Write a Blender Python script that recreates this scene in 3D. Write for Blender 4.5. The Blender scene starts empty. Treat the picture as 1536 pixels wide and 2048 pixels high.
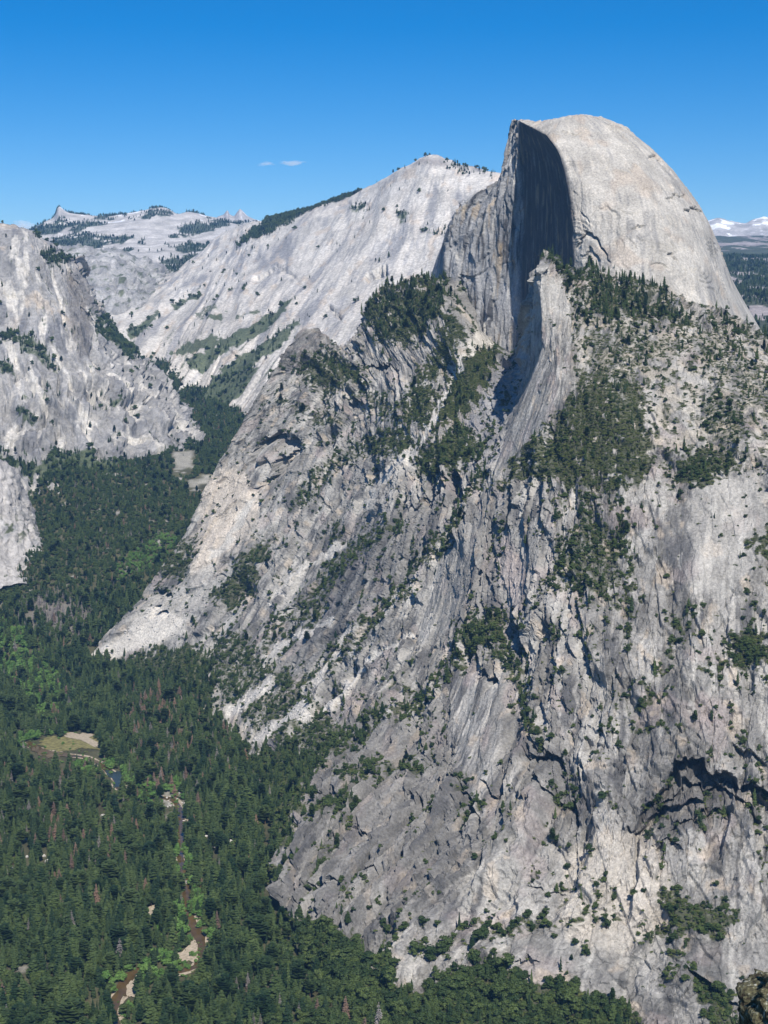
import bpy, math, random
import numpy as np

# ------------------------------------------------------------------ camera, sky, sun, exposure
SC = bpy.context.scene
COL = SC.collection
CAM_Z = 980.0                      # viewpoint height above the valley floor (m)
F = 3060.0                         # focal length in photo pixels (1536 x 2048)
PITCH = math.radians(7.4)
SUN_AZ = math.radians(165)         # clockwise from the view direction (+Y)
SUN_EL = math.radians(49)

cam_d = bpy.data.cameras.new('camera')
cam = bpy.data.objects.new('camera', cam_d); COL.objects.link(cam)
cam.location = (0, 0, CAM_Z)
cam.rotation_euler = (math.radians(90) - PITCH, 0, 0)
cam_d.sensor_fit = 'VERTICAL'; cam_d.sensor_height = 24.0
cam_d.lens = 24.0 * F / 2048.0
cam_d.clip_start = 0.5; cam_d.clip_end = 120000
SC.camera = cam

world = bpy.data.worlds.new('World'); SC.world = world; world.use_nodes = True
wn = world.node_tree
sky = wn.nodes.new('ShaderNodeTexSky'); sky.sky_type = 'NISHITA'; sky.sun_disc = False
sky.sun_elevation = SUN_EL; sky.sun_rotation = SUN_AZ
sky.altitude = 2200; sky.air_density = 1.0; sky.dust_density = 0.6; sky.ozone_density = 4.0
hsv = wn.nodes.new('ShaderNodeHueSaturation'); hsv.inputs['Saturation'].default_value = 1.5; hsv.inputs['Hue'].default_value = 0.505
bg = wn.nodes['Background']; wn.links.new(sky.outputs[0], hsv.inputs['Color']); wn.links.new(hsv.outputs[0], bg.inputs[0]); bg.inputs[1].default_value = 0.085

sun_d = bpy.data.lights.new('sun', 'SUN'); sun_d.energy = 5.0; sun_d.angle = math.radians(0.53)
sun_d.color = (1.0, 0.945, 0.86)
sun = bpy.data.objects.new('sun', sun_d); COL.objects.link(sun)
from mathutils import Vector
sdir = Vector((math.sin(SUN_AZ) * math.cos(SUN_EL), math.cos(SUN_AZ) * math.cos(SUN_EL), math.sin(SUN_EL)))
sun.rotation_euler = (-sdir).to_track_quat('-Z', 'Y').to_euler()
sun.location = (0, 0, 4000)

SC.view_settings.view_transform = 'Standard'; SC.view_settings.look = 'None'
SC.view_settings.exposure = 0.38; SC.view_settings.gamma = 1.0; SC.view_settings.use_curve_mapping = False
SC.render.engine = 'CYCLES'
cy = SC.cycles
cy.max_bounces = 5; cy.diffuse_bounces = 1; cy.glossy_bounces = 2; cy.transmission_bounces = 2
cy.volume_bounces = 3; cy.transparent_max_bounces = 4
cy.use_denoising = True
try:
    cy.denoiser = 'OPENIMAGEDENOISE'; cy.denoising_prefilter = 'ACCURATE'
except Exception: pass

rng = np.random.default_rng(7)
CP, SP = math.cos(PITCH), math.sin(PITCH)

# ------------------------------------------------------------------ numeric helpers
def at(px, py, Y):
    """world point seen in the photograph at (px, py) standing Y metres ahead"""
    xc = (px - 768) / F; zc = (1024 - py) / F
    y = CP + SP * zc; z = -SP + CP * zc
    k = Y / y
    return np.array((xc * k, Y, CAM_Z + z * k))
def at_z(px, py, z0):
    xc = (px - 768) / F; zc = (1024 - py) / F
    y = CP + SP * zc; z = -SP + CP * zc
    k = (z0 - CAM_Z) / z
    return np.array((xc * k, y * k, z0))
def project(P):
    d = P - np.array((0, 0, CAM_Z))
    fw = d[..., 1] * CP - d[..., 2] * SP
    up = d[..., 1] * SP + d[..., 2] * CP
    return 768 + F * d[..., 0] / fw, 1024 - F * up / fw

_perm = np.random.default_rng(11).permutation(256).astype(np.int32)
_perm = np.concatenate([_perm, _perm])
_g2 = np.stack([np.cos(np.arange(16) * np.pi / 8), np.sin(np.arange(16) * np.pi / 8)], 1).astype(np.float32)
_g3 = np.random.default_rng(3).normal(size=(64, 3)); _g3 = (_g3 / np.linalg.norm(_g3, axis=1)[:, None]).astype(np.float32)
def noise2(x, y):
    x = np.asarray(x, np.float32); y = np.asarray(y, np.float32)
    xi = np.floor(x); yi = np.floor(y); xf = x - xi; yf = y - yi
    xi = xi.astype(np.int32) & 255; yi = yi.astype(np.int32) & 255
    u = xf * xf * xf * (xf * (xf * 6 - 15) + 10); v = yf * yf * yf * (yf * (yf * 6 - 15) + 10)
    def c(dx, dy):
        g = _g2[_perm[_perm[(xi + dx) & 255] + ((yi + dy) & 255)] & 15]
        return g[..., 0] * (xf - dx) + g[..., 1] * (yf - dy)
    a = c(0, 0); b = c(1, 0); e = c(0, 1); d = c(1, 1)
    return 1.5 * ((a + u * (b - a)) * (1 - v) + (e + u * (d - e)) * v)
def noise3(x, y, z):
    x = np.asarray(x, np.float32); y = np.asarray(y, np.float32); z = np.asarray(z, np.float32)
    xi = np.floor(x); yi = np.floor(y); zi = np.floor(z); xf = x - xi; yf = y - yi; zf = z - zi
    xi = xi.astype(np.int32) & 255; yi = yi.astype(np.int32) & 255; zi = zi.astype(np.int32) & 255
    u, v, w = (t * t * t * (t * (t * 6 - 15) + 10) for t in (xf, yf, zf))
    r = 0
    for dx in (0, 1):
        wx = u if dx else 1 - u
        for dy in (0, 1):
            wy = v if dy else 1 - v
            for dz in (0, 1):
                wz = w if dz else 1 - w
                g = _g3[_perm[_perm[_perm[(xi + dx) & 255] + ((yi + dy) & 255)] + ((zi + dz) & 255)] & 63]
                r = r + wx * wy * wz * (g[..., 0] * (xf - dx) + g[..., 1] * (yf - dy) + g[..., 2] * (zf - dz))
    return 1.6 * r
def fbm2(x, y, o=4, g=0.5):
    a = 1.0; r = 0; n = 0
    for i in range(o):
        r = r + a * noise2(x + 17.3 * i, y - 9.1 * i); n += a; a *= g; x = x * 2.03; y = y * 2.03
    return r / n
def ridge2(x, y, o=3, g=0.5):
    a = 1.0; r = 0; n = 0
    for i in range(o):
        r = r + a * (1 - 2 * np.abs(noise2(x + 31.7 * i, y + 5.3 * i))); n += a; a *= g; x = x * 2.1; y = y * 2.1
    return r / n - 0.35
_rt = np.random.default_rng(5).random((6, 256)).astype(np.float32)
def facets(x, y, tilt=0.6, lip=0.0, soft=0.0):
    """broken-slab relief: every cell is a tilted plane with its own offset, steps eased over 'soft' cells; also edge distance and cell id"""
    x = np.asarray(x, np.float32); y = np.asarray(y, np.float32)
    xf = np.floor(x); yf = np.floor(y); xi = xf.astype(np.int32); yi = yf.astype(np.int32)
    xf = x - xf; yf = y - yf
    f1 = np.full(x.shape, 9.0, np.float32); f2 = f1.copy(); k1 = np.zeros(x.shape, np.int32); k2 = k1.copy(); z = np.zeros_like(f1); ax1, ay1, ax2, ay2 = z, z, z, z
    for dx in (-1, 0, 1):
        px_ = _perm[(xi + dx) & 255]
        for dy in (-1, 0, 1):
            k = _perm[px_ + ((yi + dy) & 255)]
            ax = xf - dx - _rt[0][k]; ay = yf - dy - _rt[1][k]
            d = ax * ax + ay * ay
            m = d < f1
            if soft:
                n = (~m) & (d < f2)
                k2 = np.where(m, k1, np.where(n, k, k2)); ax2 = np.where(m, ax1, np.where(n, ax, ax2)); ay2 = np.where(m, ay1, np.where(n, ay, ay2))
            f2 = np.where(m, f1, np.minimum(f2, d)); f1 = np.where(m, d, f1)
            k1 = np.where(m, k, k1); ax1 = np.where(m, ax, ax1); ay1 = np.where(m, ay, ay1)
    def hv(k, u, v): return (_rt[2][k] - 0.5) * 2 + 4 * tilt * ((_rt[3][k] - 0.5) * u + (_rt[4][k] - 0.5) * v) - lip * v
    e = np.sqrt(f2) - np.sqrt(f1); r = hv(k1, ax1, ay1)
    if soft:
        t = 0.5 * (1 - np.clip(e / soft, 0, 1)); r = r * (1 - t) + hv(k2, ax2, ay2) * t
    return r, e, _rt[5][k1]
def sstep(a, b, x):
    t = np.clip((x - a) / (b - a), 0, 1); return t * t * (3 - 2 * t)

def herm(C, counts, sharp=()):
    """Hermite interpolation of control array C along axis 0; 'sharp' nodes keep a crease"""
    n = len(C); out = []
    seg = [C[i + 1] - C[i] for i in range(n - 1)]
    L = [np.linalg.norm(s, axis=-1, keepdims=True) + 1e-6 for s in seg]
    def tang(i, side):          # derivative per metre
        if i == 0: return seg[0] / L[0]
        if i == n - 1: return seg[-1] / L[-1]
        if i in sharp: return seg[i] / L[i] if side > 0 else seg[i - 1] / L[i - 1]
        a, b = L[i - 1], L[i]
        return (seg[i - 1] / a * b + seg[i] / b * a) / (a + b)
    for i in range(n - 1):
        m = counts[i]
        t = np.arange(m) / m
        if i == n - 2: t = np.append(t, 1.0)
        t = t.reshape((-1,) + (1,) * (C.ndim - 1))
        m0 = tang(i, 1) * L[i]; m1 = tang(i + 1, -1) * L[i]
        out.append((2 * t**3 - 3 * t**2 + 1) * C[i] + (t**3 - 2 * t**2 + t) * m0 + (-2 * t**3 + 3 * t**2) * C[i + 1] + (t**3 - t**2) * m1)
    return np.concatenate(out, 0)
def loft(cols, nu, nv, sharp_u=(), sharp_v=()):
    C = np.array([[at(*p) if len(p) == 3 else np.array(p[1:]) for p in c] for c in cols])   # (ncol, nrow, 3)
    nu = [nu] * (len(cols) - 1) if isinstance(nu, int) else nu
    nv = [nv] * (C.shape[1] - 1) if isinstance(nv, int) else nv
    A = herm(C, nu, sharp_u)                       # (U, nrow, 3)
    B = herm(A.transpose(1, 0, 2), nv, sharp_v)    # (V, U, 3)
    return B
def frame(P):
    du = np.gradient(P, axis=1); dv = np.gradient(P, axis=0)
    N = np.cross(du, dv); N /= np.linalg.norm(N, axis=-1, keepdims=True) + 1e-9
    lu = np.linalg.norm(du, axis=-1); lv = np.linalg.norm(dv, axis=-1)
    su = np.broadcast_to(np.cumsum(np.median(lu, 0))[None, :], lu.shape)
    sv = np.broadcast_to(np.cumsum(np.median(lv, 1))[:, None], lv.shape)
    return N, su.astype(np.float32), sv.astype(np.float32)

def inside(px, py, poly):
    """signed pixel distance to a polygon (positive inside), cheap bounding-box test first"""
    poly = np.array(poly, float)
    r = np.full(px.shape, -60.0, np.float32)
    m = (px > poly[:, 0].min() - 50) & (px < poly[:, 0].max() + 50) & (py > poly[:, 1].min() - 50) & (py < poly[:, 1].max() + 50)
    if not m.any(): return r
    x = px[m]; y = py[m]
    d = np.full(x.shape, 1e9); ins = np.zeros(x.shape, bool)
    for i in range(len(poly)):
        x0, y0 = poly[i - 1]; x1, y1 = poly[i]
        ex, ey = x1 - x0, y1 - y0
        t = np.clip(((x - x0) * ex + (y - y0) * ey) / (ex * ex + ey * ey + 1e-9), 0, 1)
        d = np.minimum(d, np.hypot(x - x0 - t * ex, y - y0 - t * ey))
        c = ((y0 > y) != (y1 > y)) & (x < (x1 - x0) * (y - y0) / (y1 - y0 + 1e-12) + x0)
        ins ^= c
    r[m] = np.where(ins, d, -d); return r
def stroke(px, py, line, w):
    """1 on a line of half-width w photo pixels, fading out"""
    line = np.array(line, float)
    r = np.zeros(px.shape, np.float32)
    m = (px > line[:, 0].min() - 3 * w) & (px < line[:, 0].max() + 3 * w) & (py > line[:, 1].min() - 3 * w) & (py < line[:, 1].max() + 3 * w)
    if not m.any(): return r
    x = px[m]; y = py[m]; d = np.full(x.shape, 1e9)
    for i in range(1, len(line)):
        x0, y0 = line[i - 1]; x1, y1 = line[i]; ex, ey = x1 - x0, y1 - y0
        t = np.clip(((x - x0) * ex + (y - y0) * ey) / (ex * ex + ey * ey + 1e-9), 0, 1)
        d = np.minimum(d, np.hypot(x - x0 - t * ex, y - y0 - t * ey))
    r[m] = 1 - sstep(w * 0.6, w * 1.6, d); return r
def alcove(px, py, lip, height, depth):
    """inward depth below an overhanging lip polyline"""
    lip = np.array(lip, float)
    y0 = np.interp(px, lip[:, 0], lip[:, 1])
    t = (py - y0) / height
    e = np.clip(np.minimum(px - lip[0, 0], lip[-1, 0] - px) / (0.18 * (lip[-1, 0] - lip[0, 0])), 0, 1)
    return np.where((t > 0) & (t < 1), depth * sstep(0, 0.10, t) * (1 - t) * e, 0).astype(np.float32)

# ------------------------------------------------------------------ materials
def nmat(name):
    m = bpy.data.materials.new(name); m.use_nodes = True
    nt = m.node_tree; b = nt.nodes['Principled BSDF']
    b.inputs['Specular IOR Level'].default_value = 0.2
    return m, nt, b
def nd(nt, kind, **kw):
    n = nt.nodes.new(kind)
    for k, v in kw.items(): setattr(n, k, v)
    return n
def rock_material(name, fine, coarse, bump, dist):
    m, nt, b = nmat(name); L = nt.links.new
    geo = nd(nt, 'ShaderNodeNewGeometry')
    att = nd(nt, 'ShaderNodeAttribute', attribute_name='tint')
    n1 = nd(nt, 'ShaderNodeTexNoise'); n1.inputs['Scale'].default_value = fine; n1.inputs['Detail'].default_value = 6; n1.inputs['Roughness'].default_value = 0.7
    n2 = nd(nt, 'ShaderNodeTexNoise'); n2.inputs['Scale'].default_value = coarse; n2.inputs['Detail'].default_value = 5
    for n in (n1, n2): L(geo.outputs['Position'], n.inputs['Vector'])
    r1 = nd(nt, 'ShaderNodeMapRange'); r1.inputs[1].default_value = 0.3; r1.inputs[2].default_value = 0.7; r1.inputs[3].default_value = 0.58; r1.inputs[4].default_value = 1.32
    r2 = nd(nt, 'ShaderNodeMapRange'); r2.inputs[1].default_value = 0.35; r2.inputs[2].default_value = 0.65; r2.inputs[3].default_value = 0.86; r2.inputs[4].default_value = 1.12
    L(n1.outputs[0], r1.inputs[0]); L(n2.outputs[0], r2.inputs[0])
    mul = nd(nt, 'ShaderNodeMath', operation='MULTIPLY'); L(r1.outputs[0], mul.inputs[0]); L(r2.outputs[0], mul.inputs[1])
    vm = nd(nt, 'ShaderNodeVectorMath', operation='SCALE'); L(att.outputs['Color'], vm.inputs[0]); L(mul.outputs[0], vm.inputs['Scale'])
    L(vm.outputs[0], b.inputs['Base Color']); b.inputs['Roughness'].default_value = 0.9
    bp = nd(nt, 'ShaderNodeBump'); bp.inputs['Strength'].default_value = bump; bp.inputs['Distance'].default_value = dist
    L(n1.outputs[0], bp.inputs['Height']); L(bp.outputs[0], b.inputs['Normal'])
    return m
ROCK = rock_material('granite', 0.20, 0.02, 1.0, 3.5)
ROCK_FAR = rock_material('granite_distant', 0.06, 0.006, 0.9, 10.0)
GROUND = rock_material('forest_floor', 0.25, 0.02, 0.5, 1.0)

def foliage(name, c0, c1, rough=0.65):
    m, nt, b = nmat(name); L = nt.links.new
    oi = nd(nt, 'ShaderNodeObjectInfo'); geo = nd(nt, 'ShaderNodeNewGeometry')
    tc = nd(nt, 'ShaderNodeTexCoord')
    n = nd(nt, 'ShaderNodeTexNoise'); n.inputs['Scale'].default_value = 9.0; n.inputs['Detail'].default_value = 2; L(tc.outputs['Object'], n.inputs['Vector'])
    add = nd(nt, 'ShaderNodeMath', operation='MULTIPLY_ADD'); L(n.outputs[0], add.inputs[0]); add.inputs[1].default_value = 0.7
    sub = nd(nt, 'ShaderNodeMath', operation='SUBTRACT'); L(oi.outputs['Random'], sub.inputs[0]); sub.inputs[1].default_value = 0.35
    L(sub.outputs[0], add.inputs[2])
    mx = nd(nt, 'ShaderNodeMix', data_type='RGBA'); L(add.outputs[0], mx.inputs[0])
    mx.inputs[6].default_value = (*c0, 1); mx.inputs[7].default_value = (*c1, 1)
    L(mx.outputs[2], b.inputs['Base Color']); b.inputs['Roughness'].default_value = rough
    return m
M_CON = foliage('conifer_needles', (0.010, 0.026, 0.009), (0.060, 0.088, 0.025))
M_OAK = foliage('oak_leaves', (0.019, 0.038, 0.012), (0.066, 0.094, 0.026))
M_SHR = foliage('manzanita_leaves', (0.045, 0.068, 0.020), (0.115, 0.135, 0.042))
M_LIME = foliage('alder_leaves', (0.055, 0.12, 0.025), (0.11, 0.19, 0.045))
M_DEADB = foliage('dead_brown_needles', (0.085, 0.060, 0.046), (0.165, 0.108, 0.075))
M_DEADG = foliage('bare_grey_branches', (0.13, 0.115, 0.11), (0.24, 0.215, 0.205))
M_BARK = foliage('bark', (0.06, 0.045, 0.035), (0.11, 0.08, 0.06), 0.9)

def plain(name, c, rough=0.8, var=0.25, scale=0.3):
    m, nt, b = nmat(name); L = nt.links.new
    geo = nd(nt, 'ShaderNodeNewGeometry')
    n = nd(nt, 'ShaderNodeTexNoise'); n.inputs['Scale'].default_value = scale; n.inputs['Detail'].default_value = 5; L(geo.outputs['Position'], n.inputs['Vector'])
    r = nd(nt, 'ShaderNodeMapRange'); r.inputs[1].default_value = 0.3; r.inputs[2].default_value = 0.7; r.inputs[3].default_value = 1 - var; r.inputs[4].default_value = 1 + var
    L(n.outputs[0], r.inputs[0])
    vm = nd(nt, 'ShaderNodeVectorMath', operation='SCALE'); vm.inputs[0].default_value = c; L(r.outputs[0], vm.inputs['Scale'])
    L(vm.outputs[0], b.inputs['Base Color']); b.inputs['Roughness'].default_value = rough
    return m
M_SAND = plain('river_sand', (0.35, 0.295, 0.22), 0.85, 0.3, 0.25)
M_WATER = plain('shallow_brown_water', (0.085, 0.055, 0.022), 0.08, 0.3, 0.05)
M_POOL = plain('clear_blue_water', (0.03, 0.045, 0.05), 0.25, 0.2, 0.05)
M_BOULDER = plain('pale_boulder_granite', (0.46, 0.44, 0.41), 0.9, 0.2, 0.6)

# ------------------------------------------------------------------ object helpers
def grid_mesh(name, P, mat, tint, kind='structure', flat=False, label=None):
    V, U = P.shape[:2]
    idx = np.arange(V * U, dtype=np.int32).reshape(V, U)
    q = np.stack([idx[:-1, :-1], idx[:-1, 1:], idx[1:, 1:], idx[1:, :-1]], -1).reshape(-1, 4)
    me = bpy.data.meshes.new(name)
    me.vertices.add(V * U); me.vertices.foreach_set('co', P.reshape(-1).astype(np.float32))
    me.loops.add(len(q) * 4); me.loops.foreach_set('vertex_index', q.reshape(-1))
    me.polygons.add(len(q)); me.polygons.foreach_set('loop_start', np.arange(0, len(q) * 4, 4, dtype=np.int32))
    me.polygons.foreach_set('use_smooth', np.full(len(q), not flat))
    me.update(calc_edges=True)
    a = me.attributes.new('tint', 'FLOAT_COLOR', 'POINT')
    t = np.ones((V * U, 4), np.float32); t[:, :3] = tint.reshape(-1, 3); a.data.foreach_set('color', t.reshape(-1))
    me.materials.append(mat)
    o = bpy.data.objects.new(name, me); COL.objects.link(o)
    o['kind'] = kind
    if label: o['label'] = label
    return o
def pydata(name, v, f, mat, parent=None, smooth=False):
    me = bpy.data.meshes.new(name); me.from_pydata([tuple(p) for p in v], [], f); me.update()
    me.materials.append(mat)
    if smooth: me.polygons.foreach_set('use_smooth', np.ones(len(f), bool))
    o = bpy.data.objects.new(name, me); COL.objects.link(o)
    if parent: o.parent = parent
    return o
def mix(a, b, m):
    return a * (1 - m[..., None]) + np.asarray(b, np.float32) * m[..., None]
C3 = lambda r, g, b: np.array((r, g, b), np.float32)
GRAN = C3(0.25, 0.24, 0.223); GRAN_D = C3(0.095, 0.094, 0.096); GRAN_L = C3(0.44, 0.42, 0.385); TAN = C3(0.52, 0.435, 0.34); PINK = C3(0.40, 0.335, 0.315)
GREEN = C3(0.060, 0.078, 0.028); SOIL = C3(0.16, 0.13, 0.09)

# ================================================================== GRANITE FLANK (below the dome, from the spur to the right of the frame)
flank_cols = [
 [(300,1420,4500),(330,1290,4520),(420,1150,4650),(500,1020,4750),(560,900,4800),(620,800,4800),(680,730,4800),(690,740,4950)],
 [(150,1370,4130),(178,1312,4180),(290,1180,4220),(385,1040,4245),(435,930,4260),(478,850,4270),(540,745,4290),(588,676,4330)],
 [(330,1380,3960),(345,1290,4040),(430,1150,4080),(510,1000,4120),(560,890,4160),(610,800,4190),(640,730,4230),(640,688,4330)],
 [(440,1480,3480),(455,1395,3640),(560,1235,3750),(650,1090,3830),(710,970,3890),(735,870,3960),(730,770,4060),(700,698,4220)],
 [(490,1570,3180),(510,1480,3340),(640,1295,3400),(745,1120,3400),(800,970,3500),(815,870,3680),(800,740,3960),(742,610,4270)],
 [(560,1690,2700),(590,1600,2790),(720,1390,3070),(830,1180,3150),(870,1025,3250),(885,890,3440),(895,740,3810),(810,570,4240)],
 [(570,1800,2400),(600,1710,2470),(775,1450,2830),(878,1230,3005),(912,1065,3085),(925,930,3275),(940,790,3580),(885,565,4240)],
 [(580,1825,2350),(608,1740,2420),(795,1468,2760),(898,1246,2945),(935,1080,3020),(952,935,3190),(990,800,3470),(992,692,4020)],
 [(590,1850,2310),(615,1770,2380),(818,1490,2680),(920,1265,2870),(957,1092,2960),(976,940,3100),(1034,795,3330),(1060,606,3440)],
 [(620,1950,2180),(640,1850,2240),(860,1545,2530),(952,1320,2740),(978,1125,2900),(998,945,3020),(1088,695,3110),(1083,532,3180)],
 [(740,2060,1960),(765,1960,2050),(960,1690,2250),(1050,1410,2500),(1090,1190,2660),(1110,970,2800),(1140,770,2970),(1165,556,3290)],
 [(1000,2140,1870),(1000,2035,1960),(1130,1760,2120),(1170,1480,2340),(1200,1240,2520),(1210,990,2740),(1230,770,3000),(1290,585,3380)],
 [(1260,2200,1830),(1260,2090,1910),(1300,1810,2060),(1310,1510,2270),(1320,1260,2480),(1330,1010,2710),(1340,810,2940),(1390,618,3380)],
 [(1460,2200,1800),(1460,2110,1880),(1460,1810,2040),(1460,1510,2250),(1460,1260,2450),(1460,1010,2680),(1460,815,2900),(1480,668,3250)],
 [(1660,2200,1800),(1655,2110,1880),(1640,1810,2040),(1640,1510,2240),(1630,1260,2430),(1620,1010,2640),(1620,840,2840),(1625,720,3100)],
 [(2050,2200,1800),(2050,2110,1880),(2000,1810,2040),(2000,1510,2240),(2000,1260,2430),(1980,1060,2640),(1960,900,2840),(1940,800,3100)],
]
# rows behind the crest so the landform closes backwards
back = [(720,900,5200),(680,800,4800),(720,790,4750),(780,790,4750),(830,640,4600),(870,620,4560),(930,640,4500),(1000,690,4350),(1085,590,3900),(1120,560,3500),(1200,552,3560),(1310,575,3750),(1420,620,3800),(1510,700,3700),(1640,760,3600),(1940,860,3600)]
for c, b in zip(flank_cols, back): c.append(b)
nu = [22, 58, 62, 66, 76, 66, 50, 34, 58, 100, 98, 92, 90, 84, 26]
nv = [26, 130, 126, 116, 110, 92, 104, 24]
P0 = loft(flank_cols, nu, nv, sharp_u=(1, 9), sharp_v=(5, 6))
N, su, sv = frame(P0)
if N[400, 500, 1] > 0: N = -N
px, py = project(P0)
x_, y_ = su, sv
wa = 14 * noise2(su / 180, sv / 300 + 5); wb = 18 * noise2(su / 200 + 9, sv / 300)
a, b = su + wa, sv + wb
mnoise = fbm2(su / 40, sv / 40, 3); sxn = 10 * noise2(su / 30, sv / 30); syn = 10 * noise2(su / 30 + 7, sv / 30)
rug = np.ones(px.shape, np.float32)
def soft(poly, e=14): return sstep(-e, e, inside(px, py, poly))
for poly, k in (
    ([(900,1350),(1005,1340),(1010,1450),(985,1590),(930,1590),(900,1480)], 0.22),
    ([(845,1170),(905,1080),(965,1070),(950,1190),(880,1290),(830,1290)], 0.30),
    ([(1390,960),(1536,930),(1536,1130),(1400,1200),(1300,1060)], 0.35),
    ([(1000,1060),(1080,1050),(1060,1200),(1000,1230)], 0.45), ([(720,640),(880,560),(1000,680),(990,800),(880,930),(760,900)], 0.5), ([(1085,540),(1150,600),(1150,790),(1070,880),(1000,960),(975,1060),(940,1070),(985,950),(1045,770)], 0.15),
    ([(1160,600),(1290,640),(1536,700),(1600,900),(1300,900),(1100,700)], 0.5),
    ([(1020,1870),(1260,1860),(1240,2000),(1020,1980)], 0.4),
    ([(1360,1900),(1536,1890),(1536,2010),(1400,2010)], 0.4),
    ([(640,1060),(900,980),(900,1060),(640,1300),(560,1280)], 0.75), ([(170,1320),(290,1180),(440,920),(540,740),(640,740),(580,1000),(430,1210),(330,1300)], 0.62),
    ([(560,1520),(900,1480),(960,1700),(850,1860),(560,1840)], 1.5),
    ([(1010,1450),(1250,1480),(1536,1500),(1536,1720),(1240,1700),(1040,1620)], 1.25)):
    rug = rug * (1 - soft(poly)) + k * soft(poly)
def poly_mask(poly, n=0.9, e=12): return sstep(-e, e, inside(px, py, poly) + 26 * n * mnoise)
def stroke_mask(line, w): return stroke(px + sxn, py + syn, line, w)
scree = np.zeros(px.shape, np.float32)
for poly in ([(175,1316),(250,1262),(300,1212),(345,1225),(372,1262),(300,1290),(225,1318)], [(440,1425),(500,1385),(550,1345),(552,1385),(470,1432)],
             [(495,1495),(540,1440),(612,1398),(622,1432),(560,1470)], [(955,655),(985,690),(945,702),(935,690)]):
    scree = np.maximum(scree, poly_mask(poly, 0.4, 6))
for line, w in (([(955,680),(915,740),(890,800),(850,870),(828,905)], 5), ([(828,905),(770,965),(735,1010)], 9), ([(690,1085),(600,1140),(545,1210)], 6),
                ([(700,1265),(665,1320),(630,1372)], 7), ([(520,1330),(560,1290),(660,1240)], 6), ([(930,985),(915,1040)], 8), ([(640,1420),(740,1320),(820,1270)], 5),
                ([(500,1010),(470,1060),(430,1110)], 7)):
    scree = np.maximum(scree, stroke_mask(line, w))
wet = np.zeros(px.shape, np.float32)
for line, w in (([(1440,1200),(1410,1290),(1385,1350),(1385,1420)], 9), ([(1360,1110),(1400,1210),(1385,1300)], 6), ([(1500,1040),(1470,1130),(1440,1200)], 9), ([(1460,1890),(1460,1990)], 11), ([(1195,1890),(1170,1940),(1160,1985)], 5), ([(1500,1780),(1480,1870)], 7), ([(1430,1000),(1420,1080)], 9), ([(1250,1900),(1245,1980)], 9)):
    wet = np.maximum(wet, stroke_mask(line, w))
wet = wet * sstep(-0.3, 0.3, fbm2(su / 7, sv / 90, 2))
rug *= 1 - 0.6 * scree
nrow = np.cumsum([0] + nv); ri = np.arange(px.shape[0])[:, None]
crag = sstep(nrow[6] + 30, nrow[6] + 80, ri.astype(float)) * sstep(740, 690, px)
rug = rug * (1 - 0.8 * crag)
edge_fade = sstep(0, 30, np.minimum(np.arange(px.shape[1]), px.shape[1] - 1 - np.arange(px.shape[1])))[None, :]
r1 = ridge2(a / 190, b / 620, 2)
f0, e0, id0 = facets(a / 105 + 4.5, b / 330, 0.8, 0.9, 0.09)
r2 = f0
j1 = noise2(su / 26, sv / 40); j2 = noise2(su / 30 + 11, sv / 40 + 4)
fa, ea, ida = facets(a / 47 + 0.10 * j1, b / 150 + 0.10 * j2, 0.8, 1.0, 0.08)
fb, eb, idb = facets((a + 0.25 * b) / 20 + 0.08 * j1, (b - 0.2 * a) / 58 + 7 + 0.08 * j2, 0.8, 1.0, 0.10)
fc, ec, idc = facets((a - 0.15 * b) / 9 + 0.1 * j2, b / 23 + 3, 0.8, 1.0)
fd, ed, idd = facets(su / 4.8, sv / 9, 0.8, 0.8)
spur = sstep(240, 170, np.arange(px.shape[1]).astype(float))[None, :]
fb = fb * (1 - 0.45 * spur); fc = fc * (1 - 0.6 * spur); fd = fd * (1 - 0.6 * spur)
fine = fbm2(su / 9, sv / 16, 3)
stri = ridge2(a / 13 + 0.6 * j1, b / 130, 2)
crack = -(1 - sstep(0.0, 0.08, eb)) * 1.2 - (1 - sstep(0, 0.05, ea)) * 2.4
disp = rug * (9 * r1 + 9.0 * f0 + 6.2 * fa + 3.6 * fb + 1.7 * fc + 0.6 * fd + 0.3 * fine + 0.5 * stri + crack) + 4 * r1
apx = px + 6 * noise2(su / 25, sv / 25); apy = py + 12 * noise2(su / 30 + 4, sv / 60) + 5 * fa + 3 * fb
tuck = np.zeros(px.shape, np.float32)
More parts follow.
